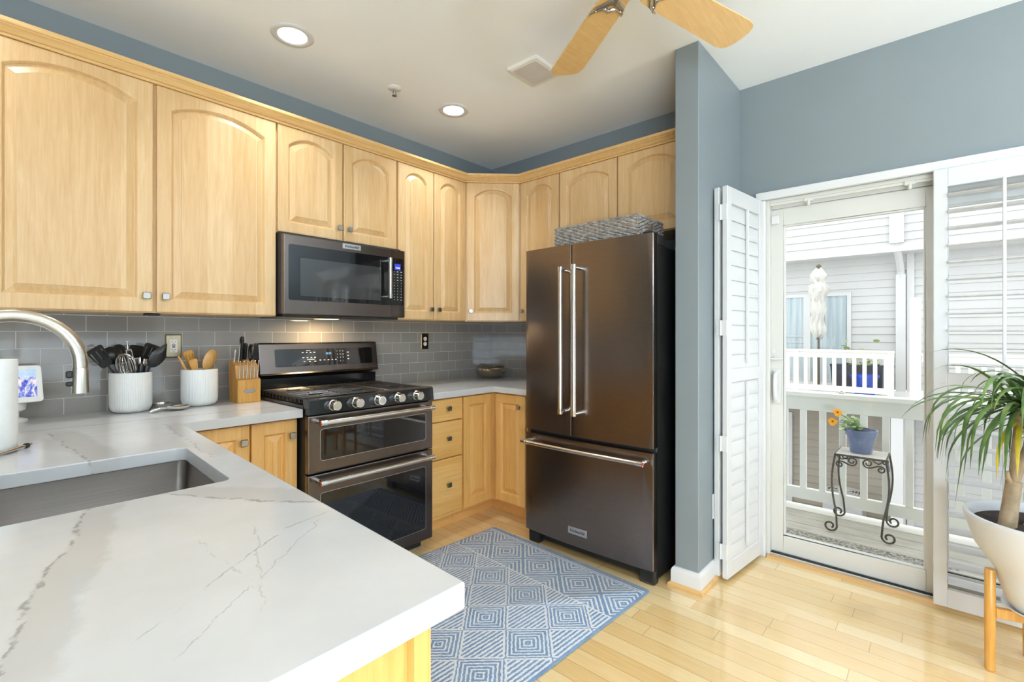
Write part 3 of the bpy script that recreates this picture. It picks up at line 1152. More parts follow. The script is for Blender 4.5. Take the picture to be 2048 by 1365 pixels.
# carcass: walls round the sink basin plus a low deck, so the basin hangs free
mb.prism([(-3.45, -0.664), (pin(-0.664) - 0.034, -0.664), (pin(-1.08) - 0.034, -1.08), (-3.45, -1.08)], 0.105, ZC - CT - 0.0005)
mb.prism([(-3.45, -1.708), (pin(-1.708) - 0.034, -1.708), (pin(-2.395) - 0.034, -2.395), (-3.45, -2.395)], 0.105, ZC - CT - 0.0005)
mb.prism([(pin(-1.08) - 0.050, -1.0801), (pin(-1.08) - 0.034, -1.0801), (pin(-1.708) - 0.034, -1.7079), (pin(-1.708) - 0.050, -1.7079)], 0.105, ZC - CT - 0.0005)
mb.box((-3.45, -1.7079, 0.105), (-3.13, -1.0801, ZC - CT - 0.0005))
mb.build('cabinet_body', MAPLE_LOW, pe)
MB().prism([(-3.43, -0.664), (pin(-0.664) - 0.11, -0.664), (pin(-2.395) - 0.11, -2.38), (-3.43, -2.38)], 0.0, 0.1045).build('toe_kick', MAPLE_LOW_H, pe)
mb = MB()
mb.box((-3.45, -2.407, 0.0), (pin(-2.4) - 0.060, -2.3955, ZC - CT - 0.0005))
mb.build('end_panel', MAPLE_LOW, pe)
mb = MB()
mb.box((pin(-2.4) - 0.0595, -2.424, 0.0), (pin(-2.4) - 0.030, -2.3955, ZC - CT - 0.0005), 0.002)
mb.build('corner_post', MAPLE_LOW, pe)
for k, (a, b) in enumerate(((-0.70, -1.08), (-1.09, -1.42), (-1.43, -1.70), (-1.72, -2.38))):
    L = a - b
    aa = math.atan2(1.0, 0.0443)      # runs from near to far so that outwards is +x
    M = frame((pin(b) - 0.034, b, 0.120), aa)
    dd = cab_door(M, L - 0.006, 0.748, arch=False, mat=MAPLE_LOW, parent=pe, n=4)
    knob(M, L - 0.04, 0.672, dd)


# ------------------------------------------------------------------ countertops
def rounded_rect(pts, r, n=5):
    """round the corners of a counter-clockwise polygon"""
    out = []
    N = len(pts)
    for i in range(N):
        p0, p, p1 = (Vector(pts[(i + k) % N]) for k in (-1, 0, 1))
        a, b = (p0 - p).normalized(), (p1 - p).normalized()
        half = math.acos(max(-1, min(1, a.dot(b)))) / 2
        d = r / math.tan(half)
        c = p + (a + b).normalized() * (r / math.sin(half))
        s, e = p + a * d, p + b * d
        a0 = math.atan2(s.y - c.y, s.x - c.x)
        a1 = math.atan2(e.y - c.y, e.x - c.x)
        while a1 - a0 > PI: a1 -= 2 * PI
        while a1 - a0 < -PI: a1 += 2 * PI
        for k in range(n + 1):
            q = a0 + (a1 - a0) * k / n
            out.append((c.x + r * math.cos(q), c.y + r * math.sin(q)))
    return out


SINK = [(-3.060, -1.640), (-2.626, -1.640), (-2.604, -1.150), (-3.060, -1.150)]
hole = rounded_rect(SINK, 0.022)


def plate_with_hole(mb, outer, hole, z0, z1):
    from mathutils.geometry import tessellate_polygon
    loops = [[Vector((x, y, 0)) for x, y in outer]] + ([[Vector((x, y, 0)) for x, y in hole]] if hole else [])
    tri = tessellate_polygon(loops)
    flat = [p for l in loops for p in l]
    vt = [mb.v((p.x, p.y, z1)) for p in flat]
    vb = [mb.v((p.x, p.y, z0)) for p in flat]
    for a, b, c in tri:
        mb.face([vt[a], vt[b], vt[c]])
        mb.face([vb[c], vb[b], vb[a]])
    i0 = 0
    for l in loops:
        n = len(l)
        for i in range(n):
            a, b = i0 + i, i0 + (i + 1) % n
            mb.face([vb[a], vb[b], vt[b], vt[a]])
        i0 += n
    return mb


outer = [(-4.4, -0.0085), (-4.4, -0.652), (-3.62, -0.652), (-3.62, -2.4525), (-2.572, -2.4525), (-2.493, -0.652), (-1.989, -0.652), (-1.989, -0.0085)]
mb = plate_with_hole(MB(), outer, hole, ZC - CT, ZC)
ctl = thing('countertop', 'white grey-veined quartz counter with the sink peninsula in the foreground', 'countertop', (-2.8, -1.2, ZC - CT))
ct = mb.build('quartz_slab', QUARTZ, ctl, bevel=0.003)
mb = MB().prism([(-1.214, -0.0085), (-1.214, -0.635), (-0.632, -0.635), (-0.632, -1.030), (-0.0085, -1.030), (-0.0085, -0.0085)], ZC - CT, ZC)
ctr = thing('countertop', 'white quartz counter in the corner right of the range', 'countertop', (-0.4, -0.4, ZC - CT))
mb.build('quartz_slab', QUARTZ, ctr, bevel=0.003)

# ------------------------------------------------------------------ sink and faucet
sk = thing('kitchen_sink', 'brushed steel undermount sink in the peninsula counter', 'sink', (-2.83, -1.4, 0.65))
mb = MB()
lps = []
for ins, z in ((-0.022, ZC - CT - 0.0006), (-0.006, ZC - CT - 0.0006), (-0.006, ZC - CT - 0.003), (-0.003, ZC - CT - 0.02), (0.004, ZC - 0.235), (0.012, ZC - 0.250), (0.03, ZC - 0.256)):
    q = [(SINK[0][0] + ins, SINK[0][1] + ins), (SINK[1][0] - ins, SINK[1][1] + ins), (SINK[2][0] - ins, SINK[2][1] - ins), (SINK[3][0] + ins, SINK[3][1] - ins)]
    lps.append([(x, y, z) for x, y in rounded_rect(q, 0.025, 6)])
mb.loops(lps, cap0=False)
mb.build('basin', SINKM, sk, smooth=35)
MB().lathe([(0.045, 0.0), (0.045, 0.004), (0.030, 0.004), (0.026, 0.001)], (-2.85, -1.395, ZC - 0.2558), 24).build('drain', CHROME, sk, smooth=40)

fa = thing('kitchen_faucet', 'brushed nickel gooseneck faucet arching over the sink', 'faucet', (-3.112, -1.395, ZC))
mb = MB()
mb.lathe([(0.030, 0), (0.030, 0.006), (0.024, 0.012), (0.0225, 0.06), (0.019, 0.064)], (-3.112, -1.395, ZC), 28)
P = [(-3.112, -1.395, ZC + 0.06), (-3.112, -1.395, 1.15)]
R = 0.114
for k in range(19):
    q = PI - PI * k / 18
    P.append((-2.998 + R * math.cos(q), -1.395, 1.216 + R * math.sin(q)))
P.append((-2.884, -1.395, 1.205))
mb.tube(P, 0.0145, 16)
mb.build('gooseneck', NICKEL, fa, smooth=50)
mb = MB()
mb.lathe([(0.0145, 0), (0.0155, -0.004), (0.0165, -0.055), (0.0170, -0.062), (0.0135, -0.063)], (-2.884, -1.395, 1.2045), 24)
sp = mb.build('spray_head', NICKEL, fa, smooth=40)
mb = MB()
mb.box((-2.911, -1.400, 1.180), (-2.898, -1.390, 1.198), 0.003)
mb.box((-2.911, -1.400, 1.160), (-2.898, -1.390, 1.172), 0.003)
mb.build('spray_buttons', BLACKMATTE, sp)
mb = MB()
mb.tube([(-3.112, -1.417, ZC + 0.045), (-3.112, -1.45, ZC + 0.05), (-3.10, -1.50, ZC + 0.075)], [0.009, 0.008, 0.006], 12)
mb.build('lever', NICKEL, fa, smooth=50)


# ------------------------------------------------------------------ range
def bar_handle(p0, p1, r, parent, out, post=0.055, name='handle', m=None, medal=0):
    """straight bar with chrome end caps on two posts; out: unit vector away from the door"""
    p0, p1, out = Vector(p0), Vector(p1), Vector(out)
    d = (p1 - p0).normalized()
    mb = MB()
    mb.cyl(p0 + d * 0.028, p1 - d * 0.028, r, n=20)
    h = mb.build(name, m or STEEL, parent, smooth=40)
    mb = MB()
    for a, s in ((p0, 1), (p1, -1)):
        mb.cyl(a, a + d * s * 0.030, r * 1.12, n=20)
        q = a + d * s * 0.014
        mb.cyl(q, q - out * (post - 0.0005), r * 0.85, r * 0.95, 14)
    mb.build('end_caps', CHROME, h, smooth=40)
    if medal:
        a, s = (p0, -1) if medal < 0 else (p1, 1)
        MB().cyl(a, a + d * s * 0.0015, r * 0.75, n=18).build('red_medallion', COPPERRED, h, smooth=40)
    return h


RXA, RXB = -1.984, -1.222
rg = thing('kitchen_range', 'black stainless gas range with two ovens and five chrome knobs', 'stove', (-1.603, -0.35, 0))
mb = MB()
mb.box((RXA + 0.004, -0.655, 0.075), (RXB - 0.004, -0.030, 0.900))
mb.box((RXA + 0.03, -0.62, 0.0), (RXB - 0.03, -0.06, 0.075))
mb.build('range_body', BLACKMATTE, rg, bevel=0.003)
# cooktop
mb = MB()
mb.box((RXA, -0.640, 0.900), (RXB, -0.045, 0.936))
mb.box((RXA + 0.02, -0.62, 0.936), (RXB - 0.02, -0.10, 0.940))
mb.build('cooktop', BLACKGLOSS, rg, bevel=0.004)
# control panel with sloping face
CPF = [(-0.655, 0.892), (-0.708, 0.893), (-0.700, 0.966), (-0.690, 0.972), (-0.640, 0.972), (-0.640, 0.94), (-0.655, 0.90)]
mb = MB().prism([(y, z) for y, z in CPF], RXA, RXB, 'x')
cp = mb.build('control_panel', BLACKGLOSS, rg, bevel=0.003)
for px in (-1.862, -1.736, -1.606, -1.478, -1.352):
    mb = MB()
    y0, zc = -0.704, 0.932
    mb.cyl((px, y0, zc), (px, y0 - 0.010, zc), 0.030, 0.029, 28)
    mb.cyl((px, y0 - 0.010, zc), (px, y0 - 0.014, zc), 0.029, 0.0265, 28)
    mb.cyl((px, y0 - 0.014, zc), (px, y0 - 0.046, zc), 0.0255, 0.0240, 28)
    mb.cyl((px, y0 - 0.046, zc), (px, y0 - 0.049, zc), 0.0240, 0.0215, 28)
    k = mb.build('burner_knob', CHROME, rg, smooth=30)
    mb = MB()
    mb.cyl((px, y0 - 0.0488, zc), (px, y0 - 0.0500, zc), 0.0190, n=28)
    mb.build('knob_face', STEEL, k, smooth=30)
    MB().box((px - 0.0012, y0 - 0.0495, zc + 0.019), (px + 0.0012, y0 - 0.020, zc + 0.0262)).build('pointer_mark', DARKINK, k)
# grates: three cast iron sections
for k in range(3):
    x0 = RXA + 0.012 + k * 0.2465
    x1 = x0 + 0.245
    y0, y1 = -0.628, -0.095
    zt, zb = 0.970, 0.958
    mb = MB()
    for (a, b) in (((x0, y0), (x1, y0 + 0.014)), ((x0, y1 - 0.014), (x1, y1)), ((x0, y0), (x0 + 0.012, y1)), ((x1 - 0.012, y0), (x1, y1))):
        mb.box((a[0], a[1], zb), (b[0], b[1], zt), 0.003)
    nb = 12
    for i in range(1, nb):
        yy = y0 + (y1 - y0) * i / nb
        if i in (3, 9):      # burner wells: short fingers
            mb.box((x0, yy - 0.005, zb), (x0 + 0.085, yy + 0.005, zt), 0.002)
            mb.box((x1 - 0.085, yy - 0.005, zb), (x1, yy + 0.005, zt), 0.002)
        else:
            mb.box((x0, yy - 0.005, zb), (x1, yy + 0.005, zt), 0.002)
    for yc in (y0 + (y1 - y0) * 0.25, y0 + (y1 - y0) * 0.75):
        mb.box((x0 + 0.118, yc - 0.10, zb), (x0 + 0.128, yc - 0.045, zt), 0.002)
        mb.box((x0 + 0.118, yc + 0.045, zb), (x0 + 0.128, yc + 0.10, zt), 0.002)
    # feet and comb-like sides
    for i in range(nb):
        yy = y0 + 0.01 + (y1 - y0 - 0.02) * i / (nb - 1)
        mb.box((x0, yy - 0.004, 0.9405), (x0 + 0.008, yy + 0.004, zb))
        mb.box((x1 - 0.008, yy - 0.004, 0.9405), (x1, yy + 0.004, zb))
    mb.build('grate', CASTIRON, rg)
for bx, by in ((-1.85, -0.47), (-1.85, -0.23), (-1.603, -0.36), (-1.36, -0.47), (-1.36, -0.23)):
    MB().lathe([(0.050, 0), (0.050, 0.006), (0.042, 0.009), (0.042, 0.014), (0.036, 0.016)], (bx, by, 0.9395), 24).build('burner', CASTIRON, rg, smooth=40)

# backguard
mb = MB()
mb.box((RXA + 0.002, -0.080, 0.900), (RXB - 0.002, -0.030, 1.030))
mb.build('backguard_lower', BLACKGLOSS, rg, bevel=0.003)
mb = MB()
mb.prism([(-0.014, 1.030), (-0.118, 1.050), (-0.108, 1.060), (-0.082, 1.228), (-0.074, 1.236), (-0.014, 1.236)], RXA, RXB, 'x')
bgd = mb.build('backguard', BSSX, rg, bevel=0.004)
# sloping display glass, frame local to the slope
sl = math.atan2(0.026, 0.168)
MG = frame((0, -0.0952, 1.146), 0) @ Matrix.Rotation(-sl, 4, 'X')
mb = MB(MG)
mb.loops([[(x, y, w) for x, y in rounded_rect([(-1.898, -0.052), (-1.262, -0.052), (-1.262, 0.052), (-1.898, 0.052)], 0.008, 3)] for w in (-0.002, 0.0012)])
dg = mb.build('display_glass', BLACKGLASS, bgd)
text_mesh('clock_digits', '10:29', 0.017, MG @ Matrix.Translation((-1.572, 0.020, 0.0014)), LEDCYAN, dg)
for (xx, col) in ((-1.513, '147*'), (-1.493, '2580'), (-1.473, '369#')):
    for i, ch in enumerate(col):
        c = ch if ch.isdigit() else '-'
        text_mesh('key_legend', c, 0.010, MG @ Matrix.Translation((xx, 0.034 - 0.021 * i, 0.0014)), WHITEINK, dg)
mb = MB(MG)
for (xx, yy, w) in [(-1.735, .030, .010), (-1.71, .030, .008), (-1.686, .030, .010), (-1.662, .030, .011), (-1.733, -.002, .010), (-1.707, -.002, .010), (-1.683, -.002, .009), (-1.660, -.002, .011), (-1.728, -.026, .010), (-1.694, -.026, .009), (-1.660, -.026, .013), (-1.627, -.020, .010), (-1.600, -.020, .010), (-1.574, -.020, .010), (-1.548, -.020, .010), (-1.525, -.020, .010), (-1.438, .025, .013), (-1.438, .003, .010), (-1.438, -.018, .010), (-1.70, .041, .026), (-1.685, -.013, .05)]:
    hh = 0.0012 if w > 0.02 else 0.0022
    mb.box((xx - w / 2, yy - hh, 0.001), (xx + w / 2, yy + hh, 0.0016))
mb.build('panel_legends', WHITEINK, dg)


def oven_door(z0, z1, wz0, wz1, hz, name):
    d = MB().box((RXA, -0.693, z0), (RXB, -0.6555, z1), 0.006, 2).build(name, BSSX, rg)
    mb = MB()
    q = rounded_rect([(-1.921, wz0), (-1.274, wz0), (-1.274, wz1), (-1.921, wz1)], 0.014, 4)
    mb.loops([[(x, y, z) for x, z in q] for y in (-0.690, -0.6942)])
    mb.build('oven_window', BLACKGLASS, d)
    mb = MB()
    q2 = rounded_rect([(-1.9235, wz0 - 0.0025), (-1.2715, wz0 - 0.0025), (-1.2715, wz1 + 0.0025), (-1.9235, wz1 + 0.0025)], 0.0165, 4)
    mb.loops([[(x, -0.6928, z) for x, z in q2], [(x, -0.6945, z) for x, z in q2], [(x, -0.6945, z) for x, z in q], [(x, -0.6928, z) for x, z in q]], cap0=False, cap1=False)
    mb.build('window_trim', KNOBM, d)
    bar_handle((-1.950, -0.752, hz), (-1.258, -0.752, hz), 0.0135, d, (0, -1, 0), 0.0585, medal=-1)
    return d


oven_door(0.603, 0.886, 0.662, 0.816, 0.856, 'upper_oven_door')
oven_door(0.064, 0.596, 0.132, 0.500, 0.565, 'lower_oven_door')

# ------------------------------------------------------------------ microwave
mw = thing('microwave', 'black stainless over-the-range microwave with a bar handle', 'microwave', (-1.6, -0.2, 1.395))
MX0, MX1, MZ0, MZ1, MY = -1.977, -1.212, 1.393, 1.822, -0.400
mb = MB()
mb.box((MX0 - 0.002, -0.365, MZ0 + 0.004), (-1.2205, -0.012, 1.8345))
mb.build('microwave_body', BLACKMATTE, mw, bevel=0.003)
MB().box((MX0, MY, MZ0), (MX1, -0.3655, MZ1), 0.006, 2).build('front_panel', BSSX, mw)
mb = MB()
mb.box((MX0 + 0.02, -0.355, MZ0 - 0.014), (MX1 - 0.02, -0.03, MZ0 + 0.0035), 0.004)
und = mb.build('underside', CASTIRON, mw)
MB().box((-1.69, -0.22, MZ0 - 0.0152), (-1.57, -0.15, MZ0 - 0.0142)).build('lamp_lens', emitter('hood_lens', 'ffd9a0', 4.0), und)
mb = MB()
q = rounded_rect([(-1.951, 1.470), (-1.226, 1.470), (-1.226, 1.768), (-1.951, 1.768)], 0.012, 4)
mb.loops([[(x, y, z) for x, z in q] for y in (MY + 0.002, MY - 0.0012)])
mg = mb.build('door_glass', BLACKGLASS, mw)
mb = MB()
q = rounded_rect([(-1.889, 1.494), (-1.388, 1.494), (-1.388, 1.700), (-1.889, 1.700)], 0.008, 3)
mb.loops([[(x, y, z) for x, z in q] for y in (MY - 0.0008, MY - 0.0018)])
mb.build('see_through_window', plain('window_screen', (0.035, 0.037, 0.038), 0.05, var=0.05, spec=0.7), mg)
mb = MB().box((-1.3105, MY - 0.0004, MZ0 + 0.002), (-1.3090, MY - 0.0014, MZ1 - 0.002))
mb.build('door_seam', GAPDARK, mw)
bar_handle((-1.352, -0.446, 1.508), (-1.352, -0.446, 1.758), 0.0115, mw, (0, -1, 0), 0.0445, m=STEELZ)
FA = frame((0, MY, 0), 0)
MB().box((-1.644, MY - 0.0025, 1.784), (-1.526, MY, 1.8135), 0.001).build('badge', BADGE, mw)
text_mesh('badge_lettering', 'KitchenAid', 0.0195, FA @ Matrix.Translation((-1.585, 1.7985, 0.0028)), DARKINK, mw, bold=0.0004)
MB().box((-1.290, MY - 0.0022, 1.694), (-1.246, MY - 0.001, 1.733)).build('clock_screen', LCDBLUE, mg)
text_mesh('clock_digits', '12:36', 0.0150, FA @ Matrix.Translation((-1.268, 1.708, 0.0024)), LCDWHITE, mg)
mb = MB()
rnd = random.Random(5)
for i in range(11):
    zz = 1.683 - i * 0.0178
    for j, xx in enumerate((-1.293, -1.268, -1.241)):
        if 4 <= i <= 8 and j > 0: continue
        w = rnd.choice((0.006, 0.009, 0.011)) if j else 0.004
        mb.box((xx - w / 2, MY - 0.0022, zz - 0.0016), (xx + w / 2, MY - 0.0010, zz + 0.0016))
mb.build('panel_legends', WHITEINK, mg)
for i, row in enumerate(('12', '34', '56', '78', '90')):
    for j, ch in enumerate(row):
        text_mesh('key_legend', ch, 0.009, FA @ Matrix.Translation((-1.268 + j * 0.027, 1.6118 - i * 0.0178, 0.0016)), WHITEINK, mg)

# ------------------------------------------------------------------ refrigerator
FY0, FY1, FX = -1.052, -1.893, -0.775
fr = thing('refrigerator', 'tall black stainless french door refrigerator with bar handles', 'refrigerator', (-0.4, -1.47, 0))
mb = MB()
mb.box((-0.722, FY1 + 0.004, 0.022), (-0.050, FY0 - 0.004, 1.748))
mb.build('fridge_body', BLACKPAINT, fr, bevel=0.004)


def bow(y):
    k = (y - (FY0 + FY1) / 2) / ((FY0 - FY1) / 2)
    return -0.016 * (1 - k * k)


def fr_door(y0, y1, z0, z1, name):
    """gently bowed front between y0 (left) and y1 (right)"""
    n = 14
    poly = [(-0.728, y0), (-0.728, y1)]
    front = []
    for i in range(n + 1):
        y = y1 + (y0 - y1) * i / n
        front.append((FX + bow(y), y))
    # soft corners at the two vertical edges
    front[0] = (front[0][0] + 0.005, front[0][1])
    front[-1] = (front[-1][0] + 0.005, front[-1][1])
    front.insert(1, (front[1][0] * 0.1 + front[0][0] * 0.9 - 0.004, y1 + 0.003))
    front.insert(-1, (front[-2][0] * 0.1 + front[-1][0] * 0.9 - 0.004, y0 - 0.003))
    mb = MB()
    mb.prism(poly + front, z0, z1, 'z', 0.003)
    return mb.build(name, BSS, fr, smooth=30)


dl = fr_door(FY0, -1.402, 0.705, 1.802, 'left_door')
drr = fr_door(-1.407, FY1, 0.705, 1.802, 'right_door')
fz = fr_door(FY0, FY1, 0.084, 0.682, 'freezer_drawer')
MB().box((-0.735, FY1 + 0.006, 0.680), (-0.724, FY0 - 0.006, 0.708)).build('door_gap', GAPDARK, fr)
xh = FX - 0.016 - 0.058
bar_handle((xh, -1.368, 0.835), (xh, -1.368, 1.668), 0.0125, dl, (-1, 0, 0), 0.058, m=STEELZ, medal=0)
bar_handle((xh, -1.460, 0.832), (xh, -1.460, 1.674), 0.0125, drr, (-1, 0, 0), 0.058, m=STEELZ)
# freezer handle: slightly bowed bar
mb = MB()
P = []
for i in range(13):
    y = -1.070 + (-1.862 + 1.070) * i / 12
    P.append((xh + 0.016 + bow(y) * 0.9, y, 0.636))
mb.tube(P, 0.0125, 18)
fh = mb.build('handle', metal('brushed_steel_cross', 'd6cfc6', 0.26, 'y', 0.08), fz, smooth=40)
mb = MB()
for a, b in ((P[0], P[1]), (P[-1], P[-2])):
    d = (Vector(b) - Vector(a)).normalized()
    mb.cyl(Vector(a) - d * 0.003, Vector(a) + d * 0.030, 0.0142, n=18)
    q = Vector(a) + d * 0.014
    mb.cyl(q, (FX + bow(q.y) + 0.004, q.y, q.z), 0.0105, n=12)
mb.build('end_caps', CHROME, fh, smooth=40)
d = (Vector(P[-1]) - Vector(P[-2])).normalized()
MB().cyl(Vector(P[-1]) + d * 0.003, Vector(P[-1]) + d * 0.0045, 0.0095, n=16).build('red_medallion', REDP, fh, smooth=40)
# badge
FB = frame((FX - 0.0155, 0, 0), -PI / 2)
xb = FX + bow(-1.445)
MB().box((xb - 0.0028, -1.508, 0.150), (xb + 0.003, -1.383, 0.190), 0.001).build('badge', BADGE, fz)
text_mesh('badge_lettering', 'KitchenAid', 0.0215, frame((xb - 0.0031, -1.4455, 0.170), -PI / 2), DARKINK, fz, bold=0.0004)
# front feet and hinge covers
for a, b in ((FY0 - 0.004, FY0 - 0.085), (FY1 + 0.090, FY1 + 0.004)):
    MB().box((-0.752, b, 0.0), (-0.70, a, 0.072), 0.010, 2).build('front_foot', BLACKPAINT, fr)
mb = MB()
for a, b in ((FY0 - 0.006, FY0 - 0.06), (FY1 + 0.06, FY1 + 0.006)):
    if b < -1.5: mb.box((-0.772, b, 1.8022), (-0.70, a, 1.812), 0.003)
    mb.box((-0.715, b, 1.7485), (-0.62, a, 1.806), 0.006)
mb.build('hinge_covers', BLACKMATTE, fr)

# woven basket on top
bk = thing('wicker_basket', 'grey woven tray basket lying on top of the refrigerator', 'basket', (-0.55, -1.5, 1.749))
BX0, BX1, BY0, BY1, BZ0, BZ1 = -0.700, -0.400, -1.771, -1.222, 1.7495, 1.932


def weave_wall(mb, p, q, z0, z1, flip, skip=None):
    """horizontal strands weaving round upright stakes along the wall p-q"""
    p, q = Vector((p[0], p[1], 0)), Vector((q[0], q[1], 0))
    L = (q - p).length
    d = (q - p) / L
    nrm = Vector((d.y, -d.x, 0)) * flip
    ns = max(3, int(L / 0.024))
    rows = int((z1 - z0) / 0.0098)
    for r in range(rows):
        z = z0 + 0.005 + r * 0.0098
        pts = []
        for i in range(ns * 4 + 1):
            s = L * i / (ns * 4)
            off = 0.0048 * math.cos(PI * i / 4 + PI * (r % 2))
            pts.append((s, off))
        run = []
        for s, off in pts:
            P3 = p + d * s + nrm * off + Vector((0, 0, z))
            if skip and skip[0] < s < skip[1] and skip[2] < z < skip[3]:
                if len(run) > 1: mb.tube(run, 0.0046, 6)
                run = []
            else: run.append(P3)
        if len(run) > 1: mb.tube(run, 0.0046, 6)
    return mb


mb = MB()
for a, b, fl, sk_ in (((BX0, BY0), (BX0, BY1), 1, None), ((BX0, BY0), (BX1, BY0), -1, (0.10, 0.19, 1.845, 1.900)), ((BX1, BY0), (BX1, BY1), -1, None), ((BX0, BY1), (BX1, BY1), 1, None)):
    weave_wall(mb, a, b, BZ0, BZ1 - 0.008, fl, sk_)
mb.build('woven_walls', WICKER, bk, smooth=60)
mb = MB()
for k in range(3):      # braided rim
    P = []
    cs = [(BX0, BY0), (BX1, BY0), (BX1, BY1), (BX0, BY1), (BX0, BY0)]
    for (a, b) in zip(cs, cs[1:]):
        L = math.hypot(b[0] - a[0], b[1] - a[1])
        n = int(L / 0.01)
        for i in range(n):
            s = i / n
            ph = (len(P) * 0.9 + k * 2.1)
            P.append((a[0] + (b[0] - a[0]) * s + 0.005 * math.cos(ph), a[1] + (b[1] - a[1]) * s + 0.005 * math.cos(ph), BZ1 - 0.008 + 0.005 * math.sin(ph)))
    P.append(P[0])
    mb.tube(P, 0.0048, 6)
mb.build('braided_rim', WICKER, bk, smooth=60)
MB().box((BX0 + 0.004, BY0 + 0.004, BZ0), (BX1 - 0.004, BY1 - 0.004, BZ0 + 0.006)).build('basket_floor', WICKER, bk)

# ------------------------------------------------------------------ rug
rw, rl = 1.137, 1.66
mb = MB()
q = rounded_rect([(0, 0), (rl, 0), (rl, rw), (0, rw)], 0.02, 4)
mb.loops([[(x, y, z) for x, y in rounded_rect([(i, i), (rl - i, i), (rl - i, rw - i), (i, rw - i)], 0.02, 4)] for i, z in ((0.003, 0.0008), (0.0, 0.004), (0.0, 0.007), (0.004, 0.010))])
rug = mb.build('area_rug', RUG, smooth=50)
V = Vector((-0.9989, 0.0475, 0)).normalized()
U = Vector((-V.y, V.x, 0))
rug.matrix_world = Matrix(((V.x, U.x, 0, -0.757), (V.y, U.y, 0, -0.762), (0, 0, 1, 0), (0, 0, 0, 1)))
tag(rug, 'blue and off-white rug with diamond patterns on the wood floor', 'rug')

# ------------------------------------------------------------------ counter things
def outlet(label, xc, zc, plate, gfci):
    t = thing('wall_outlet', label, 'outlet', (xc, -0.009, zc))
    w, h = 0.072, 0.120
    mb = MB()
    mb.loops([[(x, y, z) for x, z in ((xc - w / 2 + i, zc - h / 2 + i), (xc + w / 2 - i, zc - h / 2 + i), (xc + w / 2 - i, zc + h / 2 - i), (xc - w / 2 + i, zc + h / 2 - i))] for i, y in ((0, -0.0085), (0, -0.0105), (0.005, -0.0145))])
    mb.build('cover_plate', plate, t)
    slot = MB()
    if gfci:
        s = MB().box((xc - 0.0165, -0.0160, zc - 0.0335), (xc + 0.0165, -0.0140, zc + 0.0335), 0.001).build('receptacle', PLASTICW, t)
        MB().box((xc - 0.0075, -0.0172, zc + 0.002), (xc + 0.0075, -0.0155, zc + 0.008)).build('reset_button', REDP, s)
        MB().box((xc - 0.0065, -0.0172, zc - 0.008), (xc + 0.0065, -0.0155, zc - 0.002)).build('test_button', BLACKMATTE, s)
        zs = (zc + 0.0225, zc - 0.0185)
    else:
        for dz in (0.0195, -0.0195):
            s = MB().lathe([(0.0165, 0), (0.0165, 0.002)], (0, 0, 0), 20)
            s.bm.clear()
            s.cyl((xc, -0.0142, zc + dz), (xc, -0.0162, zc + dz), 0.0155, n=20)
            s = s.build('receptacle', PLASTICW, t, smooth=40)
        zs = (zc + 0.0215, zc - 0.0175)
    for z in zs:
        slot.box((xc - 0.0075, -0.0166, z - 0.004), (xc - 0.0055, -0.0158, z + 0.004))
        slot.box((xc + 0.0055, -0.0166, z - 0.003), (xc + 0.0075, -0.0158, z + 0.003))
        slot.cyl((xc, -0.0158, z - 0.0085), (xc, -0.0166, z - 0.0085), 0.002, n=8)
    slot.build('slots', BLACKMATTE, t)
    sc = MB()
    for dz in ((0.048, -0.048) if gfci else (0.0,)): sc.cyl((xc, -0.0142, zc + dz), (xc, -0.0158, zc + dz), 0.003, n=10)
    sc.build('screws', KNOBM, t)


outlet('outlet with red button and steel plate on the grey tile above the crocks', -2.373, 1.226, PLATEM, True)
outlet('white outlet with bronze plate on the grey tile right of the range', -0.749, 1.232, BRONZE, False)


def crock(label, cx, cy):
    t = thing('utensil_crock', label, 'crock', (cx, cy, ZC), 'ribbed crocks on the counter')
    mb = MB()
    n = 288
    rib = lambda a: 1 + 0.009 * math.cos(a * 72)
    prof = [(0.040, 0.0005), (0.055, 0.001), (0.068, 0.006), (0.077, 0.018), (0.0805, 0.034), (0.0815, 0.10), (0.0815, 0.182)]
    lps = []
    for r, z in prof:
        lps.append([(cx + r * rib(2 * PI * k / n) * math.cos(2 * PI * k / n), cy + r * rib(2 * PI * k / n) * math.sin(2 * PI * k / n), ZC + z) for k in range(n)])
    for r, z in ((0.0800, 0.187), (0.0770, 0.187), (0.0745, 0.180), (0.073, 0.03), (0.05, 0.012)):
        lps.append([(cx + r * math.cos(2 * PI * k / n), cy + r * math.sin(2 * PI * k / n), ZC + z) for k in range(n)])
    mb.loops(lps)
    return mb.build('crock_body', CERAMIC, t, smooth=60)


C1 = (-2.566, -0.118)
C2 = (-2.284, -0.118)
crock('white ribbed crock full of black and steel utensils', *C1)
crock('white ribbed crock holding wooden spoons', *C2)


def stick(p_bot, p_top):
    """local frame of a utensil: origin at p_top of the handle, z up the shaft, y facing the room"""
    z = (Vector(p_top) - Vector(p_bot)).normalized()
    y = Vector((0.45, -1, 0.1))
    x = y.cross(z).normalized()
    y = z.cross(x)
    return Matrix(((x.x, y.x, z.x, p_top[0]), (x.y, y.y, z.y, p_top[1]), (x.z, y.z, z.z, p_top[2]), (0, 0, 0, 1)))


def utensil(name, label, cat, bot, top, mat, head, handle_r=0.005, hmat=None, group='utensils in the crocks'):
    t = thing(name, label, cat, bot, group)
    L = (Vector(top) - Vector(bot)).length
    M = stick(bot, top)
    mb = MB(M)
    mb.tube([(0, 0, -L), (0, 0, -L * 0.4), (0, 0, 0.006)], [handle_r, handle_r, handle_r * 0.8], 10)
    mb.build('handle', hmat or mat, t, smooth=40)
    head(M, t, mat)
    return t


